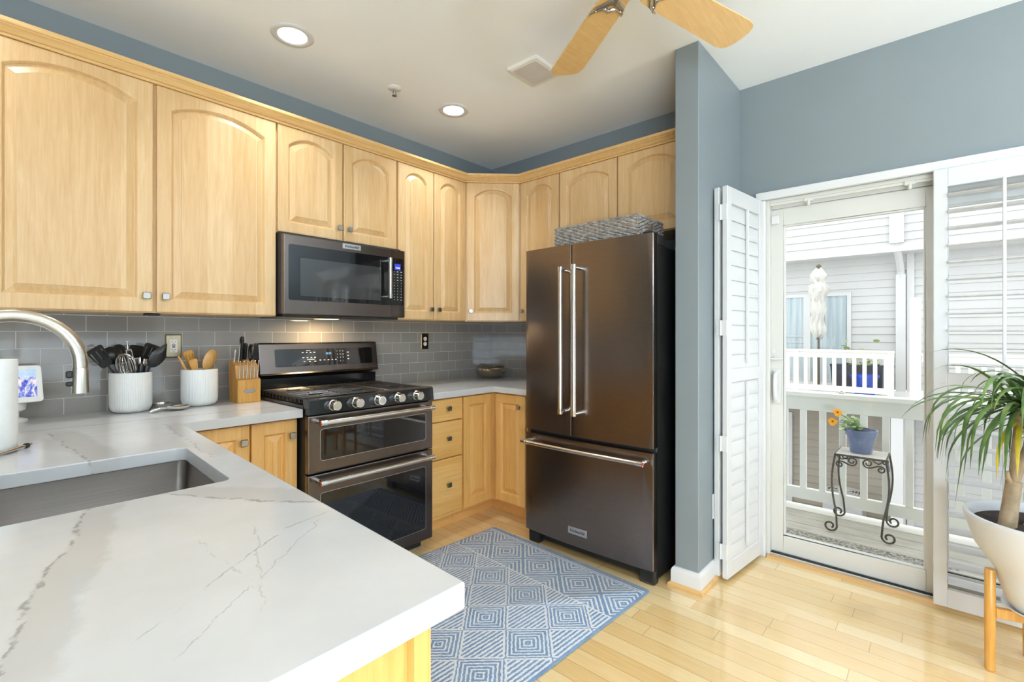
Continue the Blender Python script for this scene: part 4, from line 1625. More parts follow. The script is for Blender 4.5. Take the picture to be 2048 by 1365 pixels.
def blade(w0, w1, h, slots, th=0.003, tipr=0.012):
    def f(M, t, mat):
        mb = MB(M)
        out = rounded_rect([(-w0 / 2, 0), (w0 / 2, 0), (w1 / 2, h), (-w1 / 2, h)], tipr, 4)
        holes = []
        if slots:
            for i in range(slots):
                xx = (i - (slots - 1) / 2) * (w1 * 0.62 / max(1, slots - 1))
                holes.append([(xx - 0.0028, h * 0.30), (xx + 0.0028, h * 0.30), (xx + 0.0028, h * 0.82), (xx - 0.0028, h * 0.82)])
        from mathutils.geometry import tessellate_polygon
        loops = [[Vector((x, z, 0)) for x, z in out]] + [[Vector((x, z, 0)) for x, z in hh] for hh in holes]
        tri = tessellate_polygon(loops)
        flat = [p for l in loops for p in l]
        va = [mb.v((p.x, -th / 2, p.y)) for p in flat]
        vb = [mb.v((p.x, th / 2, p.y)) for p in flat]
        for a, b, c in tri:
            mb.face([va[a], va[b], va[c]])
            mb.face([vb[c], vb[b], vb[a]])
        i0 = 0
        for l in loops:
            n = len(l)
            for i in range(n):
                a, b = i0 + i, i0 + (i + 1) % n
                mb.face([va[a], va[b], vb[b], vb[a]])
            i0 += n
        mb.build('head', mat, t)
    return f


def bowl_head(w, h, deep=0.012, point=1.0):
    def f(M, t, mat):
        mb = MB(M)
        lps = []
        nr, ns = 7, 20
        for side in (1, -1):
            for i in range(nr + 1):
                r = (i / nr) if side > 0 else (1 - i / nr)
                r = max(r, 0.02)
                lp = []
                for k in range(ns):
                    q = 2 * PI * k / ns
                    zz = h / 2 + math.cos(q) * h / 2 * r
                    ww = w / 2 * math.sin(q) * r
                    if point != 1.0 and math.cos(q) > 0: ww *= (1 - (1 - point) * math.cos(q))
                    dep = deep * (1 - r * r) * (1 if side > 0 else 1) + (0.0035 if side > 0 else 0.0)
                    lp.append((ww, dep, zz))
                lps.append(lp)
        mb.loops(lps)
        mb.build('bowl', mat, t, smooth=50)
    return f


cx, cy = C1
zr = ZC + 0.19
zb = ZC + 0.02
utensil('slotted_spatula', 'black slotted spatula leaning far left out of the ribbed crock', 'spatula', (cx + 0.03, cy, zb + 0.02), (cx - 0.085, cy - 0.01, zr + 0.030), NYLON, blade(0.05, 0.078, 0.10, 3))
utensil('ladle', 'black ladle behind the whisk in the ribbed crock', 'ladle', (cx, cy + 0.02, zb), (cx - 0.055, cy + 0.035, zr + 0.035), NYLON, bowl_head(0.085, 0.085, 0.03))
utensil('serving_spoon', 'black round spoon rising behind the wire whisk', 'spoon', (cx + 0.01, cy + 0.03, zb), (cx - 0.026, cy + 0.055, zr + 0.045), NYLON, bowl_head(0.068, 0.085, 0.018))
utensil('slotted_spatula', 'black slotted spatula standing upright at the right of the crock', 'spatula', (cx - 0.02, cy + 0.01, zb), (cx + 0.060, cy + 0.020, zr + 0.040), NYLON, blade(0.060, 0.078, 0.092, 3))
utensil('serving_spoon', 'black pointed spoon leaning right out of the crock', 'spoon', (cx - 0.03, cy + 0.0, zb + 0.01), (cx + 0.072, cy - 0.01, zr + 0.018), NYLON, bowl_head(0.072, 0.130, 0.014, 0.25))
utensil('turner', 'black solid turner in the middle of the crock', 'spatula', (cx + 0.0, cy + 0.03, zb), (cx + 0.022, cy + 0.045, zr + 0.028), NYLON, blade(0.055, 0.070, 0.095, 0))


def whisk_head(M, t, mat):
    mb = MB(M)
    for k in range(9):
        q = PI * k / 9
        P = []
        for i in range(21):
            s = PI * i / 20
            r = 0.036 * math.sin(s) ** 0.75
            hz = 0.120 * (0.5 - 0.5 * math.cos(s))
            # one loop out and back over the top
            P.append((r * math.cos(q) * (1 if True else 1), r * math.sin(q), hz))
        mb.tube(P, 0.0013, 5)
        mb.tube([(-a, -b, c) for a, b, c in P], 0.0013, 5)
    mb.build('wire_loops', mat, t, smooth=60)


utensil('whisk', 'steel balloon whisk at the front left of the crock', 'whisk', (cx + 0.02, cy + 0.00, zb), (cx - 0.012, cy - 0.030, zr - 0.030), CHROME, whisk_head, 0.006)
# tongs: two steel arms with a black grip insert and a hanging ring
t = thing('kitchen_tongs', 'steel tongs with black grip beside the whisk', 'tongs', (cx, cy, zb), 'utensils in the crocks')
M = stick((cx + 0.040, cy - 0.02, zb + 0.02), (cx - 0.020, cy - 0.040, zr + 0.112))
mb = MB(M)
for s in (-1, 1):
    mb.box((s * 0.011 - 0.002, -0.006, -0.26), (s * 0.011 + 0.002, 0.006, -0.01), 0.001)
mb.box((-0.013, -0.006, -0.014), (0.013, 0.006, -0.006), 0.002)
mb.build('arms', STEELZ, t)
mb = MB(M)
mb.box((-0.0085, -0.008, -0.135), (0.0085, 0.008, -0.018), 0.004, 2)
mb.build('grip', NYLON, t)
mb = MB(M)
mb.tube([(0, 0, -0.01), (-0.004, 0, 0.016), (-0.006, 0, 0.026)], 0.002, 8)
mb.tube([(0.004 * math.cos(2 * PI * k / 12) - 0.006, 0, 0.030 + 0.004 * math.sin(2 * PI * k / 12)) for k in range(13)], 0.0014, 6)
mb.build('hanging_ring', CHROME, t, smooth=50)
# flat grater / scraper blade
t = thing('hand_grater', 'flat steel grater between tongs and black turner', 'grater', (cx, cy, zb), 'utensils in the crocks')
M = stick((cx + 0.02, cy - 0.02, zb + 0.02), (cx + 0.016, cy - 0.015, zr + 0.055))
mb = MB(M)
mb.box((-0.017, -0.0015, -0.09), (0.017, 0.0015, 0.010), 0.001)
mb.build('steel_blade', STEELZ, t)
mb = MB(M)
for s in (-1, 1): mb.box((s * 0.018 - 0.0022, -0.004, -0.20), (s * 0.018 + 0.0022, 0.004, 0.012), 0.0015)
mb.build('side_rails', CHROME, t)
for k, (dx, dz, nm, lb, lc) in enumerate(((0.012, 0.0, 'vegetable_peeler', 'black rounded handle end at the crock rim, left of three', 'peeler'), (0.034, 0.004, 'pizza_cutter', 'black rounded handle end at the crock rim, middle of three', 'cutter'), (0.058, -0.002, 'can_opener', 'black rounded handle end at the crock rim, right of three', 'opener'))):
    t = thing(nm, lb, lc, (cx + dx, cy - 0.05, zb), 'utensils in the crocks')
    mb = MB()
    mb.tube([(cx + dx * 0.5, cy - 0.012, zb + 0.03), (cx + dx * 0.85, cy - 0.030, zr - 0.02), (cx + dx * 0.95, cy - 0.037, zr + 0.026), (cx + dx * 0.95, cy - 0.038, zr + 0.034 + dz)], [0.009, 0.0115, 0.0125, 0.008], 12)
    mb.build('grip', NYLON, t, smooth=50)
# masher with a steel tang in front of the slotted spatula
t = thing('palette_knife', 'steel tang of a utensil in front of the upright slotted spatula', 'utensil', (cx + 0.05, cy - 0.03, zb), 'utensils in the crocks')
M = stick((cx + 0.03, cy - 0.02, zb + 0.02), (cx + 0.046, cy - 0.035, zr + 0.03))
MB(M).box((-0.008, -0.002, -0.19), (0.008, 0.002, 0.030), 0.001).build('steel_tang', STEELZ, t)

cx, cy = C2
utensil('wooden_spatula', 'slotted wooden spatula leaning left in the second crock', 'spatula', (cx + 0.02, cy + 0.02, zb), (cx - 0.022, cy + 0.02, zr - 0.01), BAMBOO, blade(0.030, 0.058, 0.105, 3, 0.005, 0.014), 0.006)
utensil('wooden_spork', 'short pale wooden spork in front of the slotted wooden spatula', 'spoon', (cx + 0.01, cy - 0.02, zb), (cx - 0.024, cy - 0.035, zr - 0.03), SPOONWOOD, blade(0.022, 0.050, 0.082, 0, 0.005, 0.010), 0.006)
utensil('wooden_spoon', 'large wooden spoon at the right of the second crock', 'spoon', (cx - 0.03, cy, zb), (cx + 0.026, cy + 0.005, zr - 0.015), SPOONWOOD, bowl_head(0.070, 0.118, 0.012), 0.008)
t = thing('wooden_stirrer', 'thin wooden stick leaning left over the rim of the second crock', 'utensil', (cx, cy, zb), 'utensils in the crocks')
M = stick((cx + 0.01, cy - 0.01, zb + 0.01), (cx - 0.098, cy - 0.02, zr + 0.068))
MB(M).tube([(0, 0, -0.26), (0, 0, -0.05), (0, 0, 0)], [0.006, 0.006, 0.004], 10).build('stick', BAMBOO, t, smooth=40)

# small glass dish and steel spoon rest between the crocks
t = thing('small_dish', 'small shiny steel dish between the two ribbed crocks', 'dish', (-2.442, -0.105, ZC))
mb = MB().lathe([(0.028, 0.001), (0.038, 0.008), (0.044, 0.026), (0.042, 0.026), (0.036, 0.011), (0.02, 0.007)], (-2.442, -0.105, ZC), 28)
mb.build('dish_body', CHROME, t, smooth=50)
t = thing('spoon_rest', 'oval stainless spoon rest on the counter between the crocks', 'spoon rest', (-2.413, -0.225, ZC))
M = Matrix.Translation((-2.405, -0.225, ZC)) @ Matrix.Rotation(math.radians(18), 4, 'Z')
mb = MB(M).lathe([(0.020, 0.001), (0.034, 0.004), (0.046, 0.013), (0.049, 0.019), (0.047, 0.0195), (0.042, 0.013), (0.030, 0.007), (0.002, 0.005)], (0, 0, 0), 36, 1.15, 0.80)
mb.build('rest_bowl', CHROME, t, smooth=50)
mb = MB(M)
mb.tube([(-0.050, 0, 0.016), (-0.075, 0.004, 0.018), (-0.105, 0.008, 0.012), (-0.118, 0.009, 0.006)], [0.006, 0.007, 0.008, 0.004], 10)
mb.build('rest_handle', CHROME, t, smooth=50)

# knife block
KX0, KX1 = -2.132, -2.018
kb = thing('knife_block', 'bamboo knife block with a small oval plate beside the range', 'knife block', (-2.075, -0.13, ZC))
mb = MB()
mb.prism([(-0.205, ZC + 0.001), (-0.205, ZC + 0.122), (-0.176, ZC + 0.130), (-0.165, ZC + 0.198), (-0.100, ZC + 0.228), (-0.060, ZC + 0.216), (-0.080, ZC + 0.001)], KX0, KX1, 'x', 0.002)
mb.build('block_body', BAMBOO, kb)
mb = MB()
q = rounded_rect([(-2.103, ZC + 0.052), (-2.047, ZC + 0.052), (-2.047, ZC + 0.070), (-2.103, ZC + 0.070)], 0.0088, 5)
mb.loops([[(x, y, z) for x, z in q] for y in (-0.2052, -0.2078)])
mb.build('oval_plate', BADGE, kb)
kdir = Vector((0, -0.18, 0.98)).normalized()
for k in range(6):
    xx = KX0 + 0.012 + k * 0.0182
    t = thing('steak_knife', 'slim steel steak knife handle in the front row of the knife block', 'knife', (xx, -0.19, ZC + 0.125), 'steak knives in the block')
    p0 = Vector((xx, -0.192, ZC + 0.127))
    mb = MB()
    mb.tube([p0, p0 + kdir * 0.03, p0 + kdir * 0.075, p0 + kdir * 0.095], [0.0036, 0.0042, 0.0034, 0.0030], 8)
    mb.build('handle', CHROME, t, smooth=50)
    MB().ball(p0 + kdir * 0.096, 0.0044, n=10, m=6).build('pommel', CHROME, t, smooth=60)


def big_knife(label, xx, yy, zz, L, r, steel=False, name='kitchen_knife'):
    t = thing(name, label, 'knife', (xx, yy, zz), 'large knives in the block')
    p0 = Vector((xx, yy, zz))
    mb = MB()
    lps = []
    for s, w, dd in ((0.0, 0.8, 0.8), (0.15, 1.0, 1.0), (0.55, 0.85, 0.95), (0.85, 1.1, 1.15), (0.97, 0.9, 1.0), (1.0, 0.5, 0.5)):
        c = p0 + kdir * L * s
        lps.append([(c.x + r * w * math.cos(2 * PI * k / 12), c.y + r * 1.45 * dd * math.sin(2 * PI * k / 12), c.z) for k in range(12)])
    mb.loops(lps)
    mb.build('handle', STEELZ if steel else BLACKGLOSS, t, smooth=50)
    mb = MB()
    mb.tube([p0 + Vector((-r * 0.9, -0.002, 0)), p0 + kdir * L * 0.5 + Vector((-r * 0.95, -0.004, 0)), p0 + kdir * L * 0.97 + Vector((-r * 0.5, -0.004, 0))], 0.0028, 6)
    mb.build('tang', CHROME, t, smooth=50)


big_knife('tallest black handled knife in the knife block', -2.092, -0.125, ZC + 0.212, 0.145, 0.0105)
big_knife('black handled knife behind the shears in the knife block', -2.062, -0.095, ZC + 0.224, 0.095, 0.0100)
big_knife('slim steel knife at the left of the block', -2.120, -0.120, ZC + 0.212, 0.075, 0.0045, True)
t = thing('kitchen_shears', 'black looped kitchen shears at the right of the knife block', 'scissors', (-2.037, -0.125, ZC + 0.21), 'large knives in the block')
mb = MB()
for s in (-1, 1):
    P = []
    for k in range(17):
        q = 2 * PI * k / 16
        P.append((-2.040 + s * 0.006, -0.130 + 0.022 * math.cos(q) + s * 0.01, ZC + 0.265 + 0.042 * math.sin(q)))
    mb.tube(P, 0.0055, 8)
mb.build('finger_loops', NYLON, t, smooth=60)
MB().box((-2.046, -0.140, ZC + 0.205), (-2.033, -0.120, ZC + 0.228), 0.002).build('blades', STEELZ, t)

# hammered metal bowl in the corner
t = thing('metal_bowl', 'hammered silver bowl in the corner of the counter', 'bowl', (-0.175, -0.165, ZC))
mb = MB()
lps = []
n = 40
for r, z in ((0.040, 0.001), (0.060, 0.006), (0.095, 0.030), (0.122, 0.062), (0.126, 0.074), (0.119, 0.086), (0.112, 0.090), (0.108, 0.086), (0.115, 0.074), (0.112, 0.062), (0.085, 0.034), (0.05, 0.012)):
    lps.append([(-0.178 + (r * (1 + 0.03 * math.cos(2 * a))) * math.cos(a), -0.168 + r * math.sin(a), ZC + z + (0.010 * math.cos(2 * a + 0.6) if z > 0.07 else 0)) for a in [2 * PI * k / n for k in range(n)]])
mb.loops(lps)
hm = NT('hammered_silver')
vo = hm.n('ShaderNodeTexVoronoi')
hm.link(hm.coord(), vo.inputs['Vector'])
vo.inputs['Scale'].default_value = 70
hm.set(color=lin('c9c3b8'), metal=1.0, rough=0.2)
hm.bump(vo.outputs['Distance'], 0.5, 0.003)
mb.build('bowl_body', hm.m, t, smooth=50)

# paper towel roll on its holder
t = thing('paper_towel_holder', 'chrome paper towel holder at the left edge of the counter', 'towel holder', (-3.035, -0.79, ZC))
mb = MB()
mb.lathe([(0.070, 0.0005), (0.070, 0.006), (0.066, 0.009)], (-3.035, -0.79, ZC), 32)
mb.cyl((-3.035, -0.79, ZC + 0.008), (-3.035, -0.79, ZC + 0.32), 0.006, n=14)
mb.build('stand', CHROME, t, smooth=40)
mb = MB()
mb.tube([(-3.03, -0.90, ZC + 0.006), (-2.99, -0.853, ZC + 0.009), (-2.938, -0.786, ZC + 0.011)], 0.0055, 10)
mb.build('side_rod', CHROME, t, smooth=40)
mb = MB()
mb.cyl((-2.951, -0.803, ZC + 0.0105), (-2.946, -0.797, ZC + 0.0108), 0.0085, n=14)
mb.build('rubber_ring', NYLON, t, smooth=40)
t = thing('paper_towel_roll', 'white paper towel roll at the left edge of the counter', 'paper towels', (-3.035, -0.79, ZC + 0.010))
mb = MB().lathe([(0.021, 0.0), (0.068, 0.0), (0.069, 0.002), (0.069, 0.275), (0.068, 0.277), (0.021, 0.277)], (-3.035, -0.79, ZC + 0.0105), 48)
mb.build('roll', PAPER, t, smooth=40)

# smart display behind the roll
t = thing('smart_display', 'white smart display showing a blue tree picture by the tiled wall', 'display', (-2.96, -0.12, ZC))
MS = Matrix.Translation((-2.965, -0.150, ZC + 0.16)) @ Matrix.Rotation(math.radians(8), 4, 'Z') @ Matrix.Rotation(math.radians(-16), 4, 'X')
mb = MB(MS)
q0 = rounded_rect([(-0.098, -0.078), (0.098, -0.078), (0.098, 0.078), (-0.098, 0.078)], 0.012, 4)
mb.loops([[(x, y, z) for x, z in q0] for y in (0.010, 0.0, -0.003)])
bz = mb.build('bezel', PLASTICW, t, bevel=0.002)
mb = MB(MS)
mb.box((-0.080, -0.0036, -0.056), (0.080, -0.0030, 0.060))
mb.build('screen', SCREEN, bz)
mb = MB()
mb.lathe([(0.055, 0.0005), (0.056, 0.010), (0.050, 0.014), (0.030, 0.020), (0.030, 0.040), (0.050, 0.052), (0.052, 0.078), (0.045, 0.088)], (-2.965, -0.108, ZC), 30)
mb.build('swivel_stand', PLASTICW, t, smooth=40)

# ------------------------------------------------------------------ ceiling things
for (x, y), lb in zip(CANS[:2], ('round recessed downlight near the corner of the wall cabinets', 'round recessed downlight above the wide wall cabinet')):
    t = thing('recessed_light', lb, 'ceiling light', (x, y, CEIL), 'recessed downlights over the kitchen')
    mb = MB()
    mb.lathe([(0.068, -0.0002), (0.096, -0.0002), (0.098, -0.003), (0.094, -0.006), (0.072, -0.008), (0.066, -0.004)], (x, y, CEIL), 40, cap0=False, cap1=False)
    mb.build('trim_ring', TRIMWHITE, t, smooth=40)
    MB().lathe([(0.0675, -0.0012), (0.0675, -0.0042)], (x, y, CEIL), 36).build('lens', CANLENS, t, smooth=40)
for x, y in CANS[2:]:
    t = thing('recessed_light', 'round recessed downlight behind the camera', 'ceiling light', (x, y, CEIL), 'recessed downlights outside the photo')
    mb = MB()
    mb.lathe([(0.068, -0.0002), (0.096, -0.0002), (0.098, -0.003), (0.094, -0.006), (0.072, -0.008), (0.066, -0.004)], (x, y, CEIL), 24, cap0=False, cap1=False)
    mb.build('trim_ring', TRIMWHITE, t, smooth=40)
    MB().lathe([(0.0675, -0.0012), (0.0675, -0.0042)], (x, y, CEIL), 24).build('lens', CANLENS, t, smooth=40)
t = thing('ceiling_vent', 'square white vent cover with grey panel on the ceiling', 'vent', (-1.0, -1.29, CEIL))
MV = Matrix.Translation((-0.990, -1.296, CEIL)) @ Matrix.Rotation(math.radians(1.5), 4, 'Z')
mb = MB(MV)
mb.loops([[(x, y, z) for x, y in rounded_rect([(-0.118 + i, -0.104 + i), (0.118 - i, -0.104 + i), (0.118 - i, 0.104 - i), (-0.118 + i, 0.104 - i)], 0.008, 3)] for i, z in ((0, -0.0003), (0.0, -0.008), (0.006, -0.014), (0.020, -0.016))])
fm = mb.build('vent_frame', PLASTICW, t)
mb = MB(MV)
mb.loops([[(x, y, z) for x, y in rounded_rect([(-0.094, -0.080), (0.094, -0.080), (0.094, 0.080), (-0.094, 0.080)], 0.012, 4)] for z in (-0.015, -0.0175)])
mb.build('grey_panel', GRILLEGREY, t)
t = thing('fire_sprinkler', 'small white sprinkler head on the ceiling', 'sprinkler', (-1.399, -0.558, CEIL))
mb = MB()
mb.lathe([(0.038, -0.0003), (0.040, -0.004), (0.026, -0.010), (0.016, -0.012)], (-1.399, -0.558, CEIL), 24)
mb.build('escutcheon', PLASTICW, t, smooth=40)
mb = MB()
mb.lathe([(0.008, -0.011), (0.008, -0.030), (0.004, -0.040)], (-1.399, -0.558, CEIL), 14)
mb.lathe([(0.014, -0.046), (0.014, -0.048)], (-1.399, -0.558, CEIL), 14)
for s in (-1, 1): mb.tube([(-1.399 + s * 0.010, -0.558, CEIL - 0.026), (-1.399 + s * 0.012, -0.558, CEIL - 0.036), (-1.399, -0.558, CEIL - 0.046)], 0.0018, 6)
mb.build('sprinkler_head', KNOBM, t, smooth=40)

# ceiling fan
HUB = (-1.541, -2.173)
fan = thing('ceiling_fan', 'ceiling fan with maple blades and chrome brackets at the top edge', 'ceiling fan', (HUB[0], HUB[1], CEIL))
mb = MB()
mb.lathe([(0.065, -0.0005), (0.065, -0.02), (0.045, -0.05), (0.016, -0.055)], (HUB[0], HUB[1], CEIL), 32)
mb.cyl((HUB[0], HUB[1], CEIL - 0.05), (HUB[0], HUB[1], CEIL - 0.12), 0.013, n=16)
mb.lathe([(0.03, -0.11), (0.085, -0.125), (0.105, -0.15), (0.105, -0.20), (0.09, -0.226), (0.05, -0.236), (0.02, -0.239)], (HUB[0], HUB[1], CEIL), 40)
mb.build('motor_housing', CHROME, fan, smooth=40)
ZB = 2.530
for k in range(5):
    a = math.radians(56.4 - 72 * k)
    Mb = Matrix.Translation((HUB[0], HUB[1], ZB)) @ Matrix.Rotation(a, 4, 'Z') @ Matrix.Rotation(math.radians(-9), 4, 'X')
    mb = MB(Mb)
    L0, L1 = 0.115, 0.656
    out = [(L0, -0.060), (L0 + 0.06, -0.066), (L1 - 0.075, -0.079)]
    for i in range(9):
        q = -PI / 2 + PI * i / 8
        out.append((L1 - 0.060 + 0.058 * math.cos(q) ** 0.8 * (1 if True else 1), 0.079 * math.copysign(abs(math.sin(q)) ** 0.75, math.sin(q))))
    out += [(L1 - 0.075, 0.079), (L0 + 0.06, 0.066), (L0, 0.060)]
    mb.prism(out, -0.003, 0.003, 'z', 0.0012)
    b = mb.build('fan_blade', BLADEWOOD, fan)
    mb = MB(Mb)
    # bracket: arm, and a scrolled crescent under the blade root
    mb.box((0.085, -0.014, -0.012), (0.140, 0.014, -0.0045), 0.003)
    rim = []
    for i in range(33):
        s = -1 + 2 * i / 32          # along the width of the blade
        x = 0.178 - 0.050 * abs(s) ** 2.2 * 0 - 0.016 * abs(math.sin(1.5 * PI * s * 0.98)) + 0.030 * max(0, abs(s) - 0.72) / 0.28
        rim.append((x, 0.070 * s, -0.0075))
    mb.tube(rim, [0.0035 + 0.0035 * (1 - abs(-1 + 2 * i / 32)) for i in range(33)], 8)
    for s in (-1, 1):
        mb.tube([(0.110, s * 0.010, -0.008), (0.135, s * 0.032, -0.0085), (0.160, s * 0.056, -0.008), (0.205, s * 0.070, -0.0065)], [0.006, 0.0055, 0.005, 0.003], 8)
        mb.tube([(0.120, s * 0.008, -0.008), (0.148, s * 0.020, -0.008), (0.168, s * 0.040, -0.0075)], 0.0045, 8)
    mb.build('blade_bracket', NICKEL, b, smooth=40)


# ------------------------------------------------------------------ potted dracaena on its stand
PC = (-0.419, -3.274)
st = thing('plant_stand', 'bamboo four-legged stand under the big white planter', 'plant stand', (PC[0], PC[1], 0))
a0 = math.radians(104)
for k in range(4):
    a = a0 + k * PI / 2
    x, y = PC[0] + 0.163 * math.cos(a), PC[1] + 0.163 * math.sin(a)
    mb = MB().lathe([(0.0135, 0), (0.0155, 0.002), (0.0165, 0.20), (0.0165, 0.384), (0.0145, 0.387)], (x, y, 0), 18)
    mb.build('leg', BAMBOO, st, smooth=40)
    M = Matrix.Translation((PC[0], PC[1], 0)) @ Matrix.Rotation(a, 4, 'Z')
    mb = MB(M).box((0.0, -0.010, 0.205), (0.148, 0.010, 0.243), 0.002) if k % 2 == 0 else MB(M).box((0.012, -0.010, 0.205), (0.148, 0.010, 0.243), 0.002)
    mb.build('cross_bar', BAMBOO, st)
po = thing('planter', 'large white rounded planter on the bamboo stand', 'planter', (PC[0], PC[1], 0.245))
prof = [(0.060, 0.2445), (0.090, 0.249), (0.108, 0.270), (0.128, 0.320), (0.1405, 0.362), (0.1455, 0.389), (0.172, 0.430), (0.204, 0.480), (0.224, 0.550), (0.2345, 0.585), (0.235, 0.592), (0.232, 0.597), (0.220, 0.598), (0.215, 0.592), (0.212, 0.575), (0.206, 0.555), (0.10, 0.545)]
mb = MB().lathe(prof, (PC[0], PC[1], 0), 64)
mb.build('pot_body', PLANTERW, po, smooth=45)
rnd = random.Random(11)
mb = MB()
lps = []
for r in (0.207, 0.16, 0.12, 0.08, 0.04, 0.004):
    lps.append([(PC[0] + r * math.cos(2 * PI * k / 40), PC[1] + r * math.sin(2 * PI * k / 40), 0.562 + (0.006 * rnd.random() if r < 0.19 else 0) + 0.010 * (1 - r / 0.21)) for k in range(40)])
mb.loops(lps, cap0=False)
mb.build('soil', SOIL, po, smooth=60)
mb = MB().lathe([(0.085, 0.2435), (0.098, 0.2435), (0.124, 0.262), (0.127, 0.262), (0.127, 0.2650), (0.123, 0.2650), (0.096, 0.2465), (0.085, 0.2465)], (PC[0], PC[1], 0), 48)
mb.build('drip_saucer', CLEARP, po, smooth=40)

pl = thing('dracaena_plant', 'leafy green dracaena with bare trunk growing in the white planter', 'plant', (-0.48, -3.16, 0.565))
base = Vector((-0.483, -3.160, 0.560))
fork = Vector((-0.459, -3.180, 0.735))
mb = MB()
heads = [Vector((-0.444, -3.197, 1.010)), Vector((-0.405, -3.245, 1.060)), Vector((-0.36, -3.34, 1.00))]
mb.tube([base, base.lerp(fork, 0.5) + Vector((0.004, 0, 0)), fork], [0.0270, 0.0240, 0.0235], 14)
mb.tube([fork - Vector((0, 0, 0.015)), fork.lerp(heads[0], 0.4) + Vector((-0.012, 0.004, 0)), heads[0]], [0.0165, 0.013, 0.012], 12)
mb.tube([fork - Vector((0, 0, 0.01)), fork.lerp(heads[1], 0.4) + Vector((0.012, -0.012, 0)), heads[1]], [0.0155, 0.013, 0.012], 12)
mb.tube([fork + Vector((-0.010, 0.008, -0.012)), fork + Vector((-0.026, 0.018, 0.018)), fork + Vector((-0.028, 0.020, 0.040))], [0.010, 0.007, 0.006], 10)
b2 = Vector((-0.435, -3.225, 0.560))
mb.tube([b2, b2 + Vector((0.03, -0.055, 0.12)), heads[2]], [0.024, 0.018, 0.012], 12)
mb.build('trunk', TRUNK, pl, smooth=50)


def leaf(mb, p, az, el, L, w, droop, twist=0.0):
    """one long strap leaf arching from p"""
    n = 12
    d = Vector((math.cos(az) * math.cos(el), math.sin(az) * math.cos(el), math.sin(el)))
    side = Vector((-math.sin(az), math.cos(az), 0))
    q = Vector(p)
    rows = []
    e = el
    for i in range(n + 1):
        s = i / n
        ww = w * (0.45 + 0.55 * min(1, s * 5)) * (1 - max(0, (s - 0.35) / 0.65) ** 1.4)
        ww = max(ww, 0.0004)
        tw = side * math.cos(twist * s) + Vector((0, 0, 1)) * math.sin(twist * s)
        up = tw.cross(d).normalized()
        rows.append((q - tw * ww, q - up * ww * 0.25, q + tw * ww))
        e -= droop / n * (0.4 + 1.6 * s)
        e = max(e, -1.45)
        d = Vector((math.cos(az) * math.cos(e), math.sin(az) * math.cos(e), math.sin(e)))
        q = q + d * (L / n)
    vs = [[mb.v(x) for x in r] for r in rows]
    for a, b in zip(vs, vs[1:]):
        mb.face([a[0], a[1], b[1], b[0]])
        mb.face([a[1], a[2], b[2], b[1]])


rnd = random.Random(3)
mb = MB()
for hi, h in enumerate(heads):
    for k in range(44 if hi < 2 else 30):
        az = rnd.uniform(0, 2 * PI)
        el = rnd.uniform(-0.5, 1.25)
        L = rnd.uniform(0.32, 0.50)
        far = math.cos(az) > 0.2        # leaves towards the shutters stay short of the louvers
        if far: L *= 0.70
        leaf(mb, h + Vector((0, 0, rnd.uniform(-0.05, 0.04))), az, el, L, rnd.uniform(0.0070, 0.0115), rnd.uniform(1.3, 2.6), rnd.uniform(-0.6, 0.6))
# the long leaves that reach left in front of the shutter stile
for az, el, L, dr in ((2.30, 0.75, 0.50, 3.0), (2.45, 0.55, 0.46, 3.2), (2.2, 0.9, 0.47, 2.6), (2.6, 0.3, 0.44, 2.3), (2.1, 0.4, 0.45, 2.0), (2.75, 0.9, 0.42, 2.2), (1.9, 0.6, 0.42, 2.4), (2.35, 0.2, 0.40, 1.6)):
    leaf(mb, heads[0] + Vector((0, 0, rnd.uniform(-0.02, 0.03))), az, el, L, 0.0100, dr, rnd.uniform(-0.5, 0.5))
mb.build('foliage', LEAF, pl, smooth=60)
mb = MB()
leaf(mb, heads[0] + Vector((0, 0, -0.04)), 2.7, -0.2, 0.30, 0.009, 1.6, 0.3)
leaf(mb, heads[0] + Vector((0, 0, -0.05)), 3.0, -0.5, 0.24, 0.008, 1.2, 0.2)
mb.build('yellow_leaves', LEAFYEL, pl, smooth=60)

# ------------------------------------------------------------------ the deck outside
DZ = -0.06
dk = thing('deck', 'weathered grey board deck outside the sliding door', 'deck', (0.8, -3, DZ))
mb = MB()
x = 0.155
while x < 1.16:
    mb.box((x, -6.5, DZ - 0.03), (x + 0.136, 1.5, DZ), 0.003)
    x += 0.142
mb.build('deck_boards', DECKM, dk)
MB().box((1.160, -6.5, DZ - 0.26), (1.310, 1.5, DZ + 0.005), 0.004).build('rim_board', RAILPAINT, dk)
tag(MB().box((0.20, -3.05, DZ + 0.0005), (0.680, -2.10, DZ + 0.012), 0.003).build('door_mat', MATM), 'speckled grey mat on the deck just outside the glass', 'mat')


